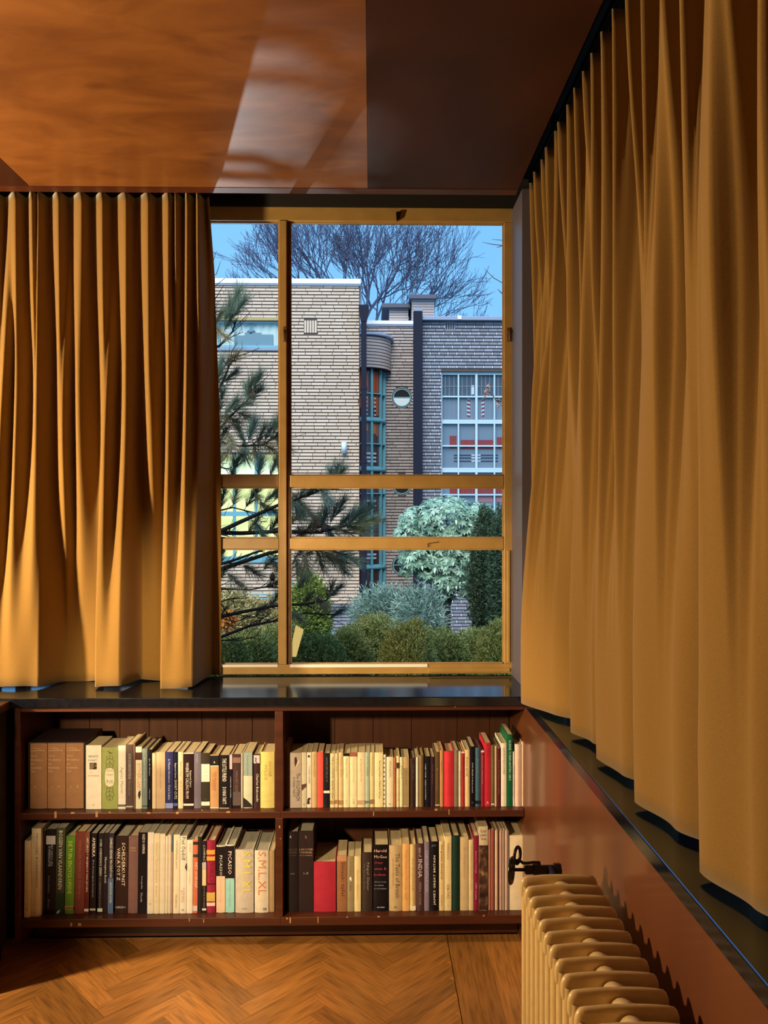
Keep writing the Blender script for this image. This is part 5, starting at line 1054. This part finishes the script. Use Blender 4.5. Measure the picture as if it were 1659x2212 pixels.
jun = [(478, 1388, 58, 'leftmost low'), (545, 1372, 52, 'second'), (600, 1352, 58, 'middle-left mounded'), (690, 1376, 52, 'mounded'), (752, 1362, 50, ''), (812, 1330, 62, ''), (880, 1352, 55, ''), (950, 1362, 62, ''), (1025, 1364, 60, ''), (1085, 1342, 50, ''), (1130, 1350, 60, '')]
lb = ['low dark green juniper at the left jamb of the window', 'dark juniper under the pine twigs, left light', 'taller juniper mound just left of the window mullion', 'shadowed juniper mound behind the pale sticker', 'dark juniper mound right of the pale sticker', 'tallest olive juniper mound at the foot of the drainpipe', 'olive juniper mound below the blue green fern shrub', 'wide juniper mound below the broad-leaved evergreen', 'juniper mound in front of the dark conifers', 'juniper tip at the right jamb of the window', 'juniper mound hidden behind the corner pier']
for i, (px, yt, hw, _) in enumerate(jun):
    shrub('juniper_shrub', px, yt, 1520, hw, 5.4 + (i % 3) * .55, (m_jun, m_jun, m_jun, m_jun2, m_jun2, m_jun2, m_jun2, m_jun, m_jun, m_jun, m_jun)[i], 3400, .050, .0085, lb[i], 'shrub', 'junipers along the window', blobs=3, up=.55)
shrub('lime_conifer', 670, 1250, 1420, 36, 9.4, m_lime, 2200, .11, .020, 'bright lime green cone-shaped conifer left of the stair rail', 'conifer', up=.9)
shrub('dark_conifer', 1052, 1105, 1410, 36, 8.6, m_con, 3600, .085, .016, 'dark green conifer column right of the broad-leaved evergreen', 'conifer', up=.8, ry=.2)
shrub('dark_conifer', 1090, 1090, 1410, 30, 7.8, m_con, 3000, .085, .016, 'dark green conifer behind the right window jamb', 'conifer', up=.8, ry=.2)
shrub('fern_shrub', 830, 1282, 1380, 62, 10.8, m_blu, 560, .22, .014, 'feathery blue green shrub in front of the round bay', 'shrub', up=.25, ry=.3)
shrub('fern_shrub', 905, 1285, 1385, 36, 8.6, m_blu, 380, .20, .014, 'feathery blue green shrub under the broad-leaved evergreen', 'shrub', up=.25, ry=.3)
shrub('straw_shrub', 500, 1285, 1420, 60, 10.6, m_straw, 900, .16, .02, 'straw yellow shrub behind the lowest pine twigs', 'shrub', up=.2, ry=.3)
shrub('straw_shrub', 578, 1300, 1420, 55, 11.8, m_straw, 700, .16, .02, 'straw yellow shrub left of the lime conifer', 'shrub', up=.2, ry=.3)
shrub('rust_shrub', 494, 1330, 1356, 12, 9.6, m_rust2, 120, .08, .03, 'small rust orange leafy shrub among the straw shrubs', 'shrub', ry=.1, blobs=0)
# broad-leaved evergreen: single leaves in whorls
rh = empty('evergreen_tree', at(965, 1400, 9.3) * 1 + Vector((0, 0, -.6)), 'broad-leaved evergreen with pale drooping leaves in front of the stained window', 'tree')
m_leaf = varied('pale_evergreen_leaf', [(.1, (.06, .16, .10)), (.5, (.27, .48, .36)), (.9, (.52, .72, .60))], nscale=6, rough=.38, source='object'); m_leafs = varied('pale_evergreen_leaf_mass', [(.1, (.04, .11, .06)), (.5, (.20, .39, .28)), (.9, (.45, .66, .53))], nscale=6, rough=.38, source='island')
lf = MB(); prof = [(0, .1), (.25, .75), (.5, 1), (.75, .7), (1, .05)]
vs = []
for t, w in prof: vs += [(t, -w * .17, .03 * math.sin(t * 3) - .02 * t * t + .03 * w), (t, 0, .0 + .03 * math.sin(t * 3) - .10 * t * t), (t, w * .17, .03 * math.sin(t * 3) - .02 * t * t + .03 * w)]
lf.add(vs, [(i * 3 + j, i * 3 + j + 1, i * 3 + j + 4, i * 3 + j + 3) for i in range(4) for j in (0, 1)], True); lme = lf.mesh('leaf'); lme.materials.append(m_leaf)
mass = MB(); cnt = 0; Yr = 9.3
lobes = [(965, 1118, 70, 48), (905, 1130, 45, 38), (1030, 1128, 44, 44), (880, 1160, 30, 30), (980, 1170, 75, 40), (905, 1200, 42, 30), (975, 1220, 55, 34), (1020, 1195, 38, 40), (985, 1262, 26, 26), (880, 1215, 18, 24), (935, 1222, 44, 28), (960, 1252, 30, 24), (1008, 1262, 22, 22), (1060, 1140, 22, 36)]
wh_ = []
for px, py, hx_, hy in lobes:
    for _ in range(int(hx_ * hy / 24)):
        v = rv()
        if v.y > .2: v.y = -v.y
        c = at(px, py, Yr); p = Vector((c.x + v.x * hx_ / F * Yr, Yr + v.y * .35, c.z + v.z * hy / F * Yr)); wh_.append((p, v))
wh_.sort(key=lambda t: t[0].y)
for p, v in wh_:
    k = R.randint(6, 8); a0 = R.uniform(0, 6.28); ax = (v + Vector((0, -.2, .6))).normalized(); b1 = ax.orthogonal().normalized(); b2 = ax.cross(b1)
    for j in range(k):
        a = a0 + 6.283 * j / k; d = (b1 * math.cos(a) + b2 * math.sin(a)) * 1.0 + ax * R.uniform(-.1, .35) + Vector((0, 0, -.45)); d.normalize()
        l = R.uniform(.058, .086); s_ = d.cross(ax); s_ = s_.normalized() if s_.length > 1e-3 else d.orthogonal().normalized(); n_ = s_.cross(d)
        M = Matrix((d, s_, n_)).transposed()
        if cnt < 300 and v.y < .1:
            o = D.objects.new('leaf', lme); COL.objects.link(o); o.parent = rh; o.location = p - wloc(rh); o.rotation_euler = M.to_euler(); o.scale = (l, l * 1.15, l); cnt += 1
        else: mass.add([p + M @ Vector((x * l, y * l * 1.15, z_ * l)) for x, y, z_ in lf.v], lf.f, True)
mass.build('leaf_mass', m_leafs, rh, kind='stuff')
br_ = MB(); base = Vector((at(965, 0, Yr).x, Yr + .1, -.5))
br_.tube([base, base + Vector((.02, 0, 1.0)), at(960, 1200, Yr)], [.05, .04, .02], 7)
for px, py in ((900, 1140), (965, 1100), (1030, 1130), (880, 1180), (1000, 1200), (985, 1250)): br_.tube([base + Vector((.02, .05, 1.0)), (at(px, py + 20, Yr) + base + Vector((0, 0, 1.2))) / 2 * 1, at(px, py, Yr)], [.025, .015, .006], 5)
br_.build('trunk', m_twig, rh)
# pine reaching in from the left: limbs, twigs and needle tufts
YP = 5.0
pn = empty('pine_tree', (at(380, 0, YP).x - .4, YP, -.5), 'pine with long needles and bare lower twigs reaching in from behind the left curtain', 'pine')
m_need = varied('blue_green_needles', [(.15, (.08, .18, .15)), (.6, (.24, .38, .31)), (.9, (.42, .50, .36))], nscale=6, rough=.6, source='object'); m_need2 = varied('olive_needles', [(.2, (.22, .21, .11)), (.8, (.50, .46, .27))], nscale=6, rough=.7, source='object')
tx_ = at(400, 0, YP).x - .55
MB().tube([(tx_, YP + .1, -.5), (tx_ + .05, YP, 1.5), (tx_ - .02, YP, 3.0), (tx_, YP, 4.6)], [.10, .085, .06, .03], 9).build('trunk', m_bark, pn)
limbs = [([(470, 745), (500, 712), (512, 690)], 1), ([(440, 640), (450, 600), (455, 575)], 1), ([(438, 700), (452, 672), (462, 655)], 1), ([(455, 905), (480, 830), (500, 790), (512, 772)], 1), ([(450, 850), (485, 815)], 1),
         ([(440, 960), (500, 895), (535, 862), (556, 838)], 1), ([(440, 950), (520, 965), (570, 962), (604, 938)], 1), ([(445, 1000), (480, 1010), (500, 1015)], .7),
         ([(440, 1165), (520, 1128), (600, 1092), (660, 1072), (720, 1048)], 1.6), ([(440, 1150), (520, 1152), (600, 1148), (690, 1150), (760, 1132), (800, 1125)], 1.6), ([(445, 1110), (500, 1096), (560, 1110)], .8),
         ([(440, 1245), (500, 1222), (580, 1195), (650, 1180), (720, 1188), (755, 1205)], 1.6), ([(440, 1228), (500, 1212), (575, 1185), (610, 1150)], 1.2), ([(450, 1270), (540, 1275), (600, 1262), (640, 1240)], .7), ([(455, 1250), (480, 1300), (500, 1345), (560, 1330)], .6),
         ([(450, 1338), (520, 1322), (590, 1308), (660, 1306), (705, 1296), (722, 1278)], 1.3), ([(455, 1385), (540, 1352), (600, 1338), (660, 1325), (726, 1330)], 1.1), ([(450, 1310), (490, 1296), (540, 1290)], .6), ([(460, 1385), (520, 1384), (560, 1375)], .6)]
lm, tw = MB(), MB()
def pp(x, y, dy=0): return at(x, y, YP) + Vector((0, dy, 0))
for pts, th in limbs:
    P = [Vector((tx_, YP, at(0, pts[0][1] + 15, YP).z))] + [pp(x, y, .05 * math.sin(x * .05 + y)) for x, y in pts]
    k = len(P); lm.tube(P, [th * (.012 - .009 * i / (k - 1)) for i in range(k)], 6)
    for i in range(1, k - 1):
        for _ in range(int(4 * th + 1)):
            t = R.random(); a = P[i].lerp(P[i + 1], t); d = (P[i + 1] - P[i]).normalized()
            b = a + (d * .7 + rv() * .7 + Vector((0, 0, -.05))) * R.uniform(.05, .16); c = b + (d * .3 + rv() * .5 + Vector((0, 0, .2))) * R.uniform(.04, .12); tw.tube([a, b, c], [.0032, .0022, .0012], 4)
lm.build('limbs', m_twig, pn, kind='stuff'); tw.build('twigs', m_twig, pn, kind='stuff')
def tuft_mesh(seed, n, m, spread):
    q = random.Random(seed); mb = MB()
    for i in range(n):
        t = q.uniform(-.35, .75); a = q.uniform(0, 6.28); sp_a = spread * q.uniform(.5, 1.1) * (1 - .45 * max(0, t))
        d = Vector((math.cos(a) * sp_a, math.sin(a) * sp_a, 1)).normalized(); p = Vector((0, 0, t)); s_ = d.orthogonal().normalized() * .014; l = q.uniform(.75, 1.1)
        s2 = d.cross(s_)
        mb.add([p - s_, p + s_, p + d * l + Vector((0, 0, .04)), p + s2], [(0, 1, 2), (1, 3, 2)])
    mb.tube([(0, 0, -.5), (0, 0, .8)], [.02, .012], 5); me = mb.mesh('needle_tuft'); me.materials.append(m); return me
tm = [tuft_mesh(i, 190, m_need, .85) for i in range(3)] + [tuft_mesh(9 + i, 150, m_need2, 1.2) for i in range(2)]
tufts = [(455, 560, -1, 3, 1, 0), (456, 612, -.6, 3, 1, 0), (470, 690, 1, 1.3, 1.1, 0), (488, 668, .5, 1.4, 1.2, 0), (508, 652, .5, 1.5, 1.3, 0), (520, 672, .8, 1.2, 1.2, 0), (455, 700, .2, 1, 1.2, 0), (495, 700, .6, .9, 1.1, 0), (478, 722, .8, -.7, 1, 1), (460, 735, .3, .8, 1.1, 0),
         (478, 800, .3, 1.2, 1, 0), (500, 778, 1, .9, 1.1, 3), (470, 822, .5, 1, 1.1, 0), (490, 812, 1, .9, 1, 0), (455, 815, .3, 1.2, 1.1, 0), (540, 838, .5, 1.3, 1.1, 0), (556, 826, .6, 1.3, 1, 0), (545, 850, .9, .8, 1, 0), (532, 850, -.1, 1.2, .9, 0),
         (480, 872, .2, 1, 1.2, 0), (500, 885, .6, .8, 1.2, 0), (520, 880, .9, .4, 1.1, 0), (470, 900, -.2, 1, 1.2, 0), (495, 905, .6, -.2, 1.2, 3), (525, 895, .7, -.3, 1, 3), (465, 925, .4, .4, 1.2, 3), (480, 945, .4, .8, 1.1, 0), (500, 950, .3, -.9, 1.1, 3),
         (545, 935, .3, 1.1, 1.2, 0), (562, 940, .5, 1.2, 1, 0), (580, 930, .7, 1, 1.2, 0), (600, 918, .6, 1.1, 1.2, 0), (592, 940, .9, .5, 1.1, 0), (572, 962, .8, -.4, 1.2, 3), (548, 968, .3, -.8, 1.2, 3), (525, 968, .1, -1, 1.2, 0), (500, 968, -.2, -.7, 1.2, 3), (480, 968, -.2, -.8, 1.1, 0), (520, 940, -.3, .8, 1, 0), (605, 955, .6, -.5, 1.1, 3),
         (470, 1010, .2, 1.2, 1, 0), (500, 1015, .3, 1.2, 1.1, 0), (512, 1000, .5, 1.2, 1, 0), (565, 1012, .2, 1.3, 1, 0), (590, 1010, .5, 1.2, 1.1, 0), (605, 1000, .5, 1.3, 1, 0),
         (485, 1078, .2, .8, 1.2, 0), (510, 1072, .3, 1, 1.1, 3), (540, 1078, .5, .8, 1.2, 0), (562, 1082, .4, -.7, 1.2, 3), (585, 1072, .7, .6, 1.2, 0), (603, 1060, .6, .9, 1.2, 0), (550, 1062, .5, 1, 1, 0), (575, 1095, .7, -.3, 1, 0),
         (640, 1078, .5, -.7, 1.1, 3), (655, 1065, .5, .9, 1.1, 0), (675, 1060, .7, .7, 1.2, 0), (690, 1052, .8, .4, 1.2, 0), (700, 1065, .6, -1, 1.1, 0), (725, 1026, .3, 1.3, 1.1, 0), (733, 1030, .7, 1.1, 1, 0), (716, 1036, -.1, 1.3, 1, 0), (712, 1052, .9, .3, 1, 3),
         (640, 1096, .3, -.6, 1.2, 0), (662, 1104, .6, -.5, 1.2, 0), (640, 1120, .5, .5, 1.2, 3), (590, 1132, .6, .8, 1.2, 0), (560, 1142, .3, -.4, 1, 0), (600, 1148, .8, -.3, 1.1, 0), (545, 1135, .6, .8, 1, 3), (720, 1110, .4, 1.2, 1.2, 0), (735, 1098, .6, 1.2, 1, 0), (700, 1122, .3, 1.1, 1.2, 0), (680, 1135, .4, .8, 1.2, 3), (745, 1125, .8, .8, 1.3, 0), (765, 1120, .8, .8, 1.3, 0), (785, 1112, .7, 1, 1.2, 0), (790, 1128, 1, .3, 1.2, 0), (765, 1140, .9, -.2, 1.3, 0), (735, 1145, .7, -.3, 1.3, 3), (710, 1148, .4, -.6, 1.2, 0), (660, 1145, .6, .4, 1.2, 3), (645, 1150, .2, -.5, 1.1, 3),
         (650, 1190, .5, .6, 1.3, 3), (675, 1188, .7, .5, 1.3, 3), (700, 1195, .7, -.4, 1.4, 3), (725, 1205, .8, -.5, 1.4, 3), (745, 1200, .9, -.3, 1.3, 0), (690, 1212, .3, -1, 1.2, 3), (660, 1208, .2, -.9, 1.2, 3), (735, 1222, .5, -.8, 1.1, 3), (750, 1188, .9, .4, 1.2, 0), (640, 1222, .3, -.9, 1.1, 3), (600, 1228, .5, -.5, 1.2, 3), (580, 1218, .5, .5, 1.2, 3), (540, 1232, .6, -.4, 1.1, 3), (470, 1210, .2, .8, 1, 0), (480, 1240, .4, .6, 1.1, 3), (510, 1250, .5, -.5, 1.1, 3), (590, 1262, .7, .3, 1.1, 3), (650, 1262, .6, .7, .9, 3),
         (712, 1280, .5, 1.2, 1, 3), (724, 1276, .9, .9, .9, 0), (660, 1300, .5, .6, 1.1, 3), (690, 1298, .6, -.5, 1, 3), (726, 1326, .9, .6, .9, 0), (640, 1328, .5, -.5, 1, 3), (590, 1300, .4, .6, 1.1, 3), (560, 1322, .5, .5, 1, 3)]
for x, y, dx, dz, s_, kind in tufts:
    d = Vector((dx, R.uniform(-.5, .3), dz)).normalized(); me = tm[R.randint(0, 2)] if kind == 0 else tm[R.randint(3, 4)]
    L = .098 * s_
    o = D.objects.new('needle_tuft', me); COL.objects.link(o); o.parent = pn
    o.location = pp(x, y, R.uniform(-.08, .08)) - d * L * .2 - wloc(pn); o.rotation_euler = d.to_track_quat('Z', 'Y').to_euler(); o.scale = (L, L, L)
for x, y in ((548, 856), (690, 1132), (702, 1140), (590, 1245)):
    c = pp(x, y, -.03); MB().lathe([(0, -.03), (.012, -.026), (.02, -.008), (.016, .012), (.006, .026), (0, .03)], c, 10).build('pine_cone', mat('pine_cone_brown', (.09, .05, .03), .9), pn)
# bare tree behind the roofs
bt = empty('bare_tree', at(780, 1100, 24) + Vector((0, 0, -2.3)), 'large bare winter tree with a fan of fine twigs above the roofs', 'tree')
m_bare = mat('violet_grey_bark', (.07, .09, .17), .9)
lim, twg = MB(), MB(); YT = 24; T0 = at(785, 770, YT)
RT = random.Random(8)
def rt():
    while True:
        v = Vector((RT.uniform(-1, 1), RT.uniform(-1, 1), RT.uniform(-1, 1)))
        if .05 < v.length < 1: return v.normalized()
def grow(p, d, l, r, dep):
    n = 3; P = [p]; dd = d.copy()
    for i in range(n):
        dd = (dd + rt() * .17 + Vector((0, 0, .035 if dep > 2 else .08))).normalized(); P.append(P[-1] + dd * l / n)
    (lim if dep > 4 else twg).tube(P, [r, r * .9, r * .8, r * .7], 5 if dep > 4 else 3, cap=False)
    if dep == 0: return
    for k in range(3 if dep in (5, 3, 1) or RT.random() < .3 else 2):
        i = n if k < 2 else RT.choice((1, 2)); nd = dd + rt() * (RT.uniform(.15, .35) if k == 0 else RT.uniform(.5, .85)); nd.y *= .7; nd.z += .04
        grow(P[i], nd.normalized(), max(.24, l * RT.uniform(.72, .90)), max(.0075, r * (.74 if k == 0 else .62)), dep - 1)
lim.tube([bt.location, T0], [.32, .22], 9)
for a, l, r in ((-80, 1.35, .042), (-66, 1.5, .046), (-52, 1.4, .05), (-36, 1.3, .055), (-18, 1.25, .06), (0, 1.2, .06), (18, 1.25, .06), (36, 1.3, .055), (52, 1.4, .05), (66, 1.4, .046), (80, 1.3, .042)):
    a = math.radians(a); d = Vector((math.sin(a), RT.uniform(-.2, .2), math.cos(a))).normalized(); grow(T0 + Vector((RT.uniform(-.2, .2), 0, RT.uniform(-.1, .7))), d, l * .91, r, 6)
lim.build('trunk_and_limbs', m_bare, bt, kind='stuff'); twg.build('twigs', m_bare, bt, kind='stuff')
# twigs of another tree at the right, with a few dry blossoms
tb = empty('magnolia_tree', Vector((at(1180, 0, 8).x, 8, -.5)), 'bare magnolia twigs with dry pinkish blossoms entering at the right jamb', 'tree')
m_mag = mat('magnolia_twig', (.10, .09, .10), .9); mb = MB(); xt = at(1180, 0, 8).x
mb.tube([(xt, 8, -.5), (xt, 8, 3), (xt - .05, 8, 4.5)], [.07, .05, .02], 7)
Q = lambda x, y: at(x, y, 8)
for pts in ([(1185, 560), (1087, 530), (1065, 528), (1042, 523)], [(1087, 530), (1072, 535)], [(1180, 540), (1087, 519), (1063, 517)], [(1180, 660), (1087, 612), (1066, 600), (1046, 580)], [(1085, 634), (1074, 624)], [(1180, 900), (1087, 880), (1055, 845), (1030, 800)], [(1180, 890), (1070, 865), (1058, 830)], [(1180, 960), (1090, 870), (1072, 862)]):
    mb.tube([Q(*p) for p in pts], [.008] + [.0045] * (len(pts) - 2) + [.002], 5)
mb.build('twigs', m_mag, tb, kind='stuff')
m_bl = mat('dry_pink_blossom', (.55, .36, .30), .8)
for px, py, s_ in ((1052, 846, .03), (1047, 853, .035), (1056, 833, .026), (1077, 866, .028), (1074, 876, .024)):
    bl = MB(); c = Q(px, py)
    for k in range(6): leaf_quad(bl, c, rv() + Vector((0, -.5, -.2)), rv(), s_ * 1.6, s_ * 1.2)
    bl.build('blossom', m_bl, tb)
# garden uplight that throws the window pattern on the ceiling
gx = (-1.88, 7.5, -.25)
gs = empty('garden_spotlight', (gx[0], gx[1], -.5), 'small black garden uplight in the bed below the window', 'light')
MB().tube([(gx[0], gx[1], -.5), (gx[0], gx[1], -.32)], .012, 8).build('spike', m_iron, gs)
gd = (Vector((-.42, 2.98, 3.03)) - Vector(gx)).normalized()
MB().tube([Vector(gx) - gd * .08, Vector(gx) + gd * .03], [.03, .04], 16, cap=False).build('housing', m_iron, gs)
light('garden_uplight', 'SPOT', Vector(gx) + gd * .035, Vector(gx) + gd, GARDEN_SPOT, (.86, .95, 1.0), spot_size=math.radians(10.5), spot_blend=.6, shadow_soft_size=.03)

# ------------------------------------------------------------------ fit lettering to its place and turn it into plain meshes
bpy.context.view_layer.update()
dg = bpy.context.evaluated_depsgraph_get()
for o, l, h in TEXTS:
    dx, dy = o.dimensions.x, o.dimensions.y
    if dx < 1e-6 or dy < 1e-6: continue
    me = D.meshes.new_from_object(o.evaluated_get(dg)); me.name = 'title'
    n = D.objects.new('title', me); COL.objects.link(n); n.parent = o.parent; n.location = o.location; n.rotation_euler = o.rotation_euler
    n.scale = (l / dx, min(h / dy, l / dx * 2.2), 1)
for o, l, h in TEXTS: D.objects.remove(o)
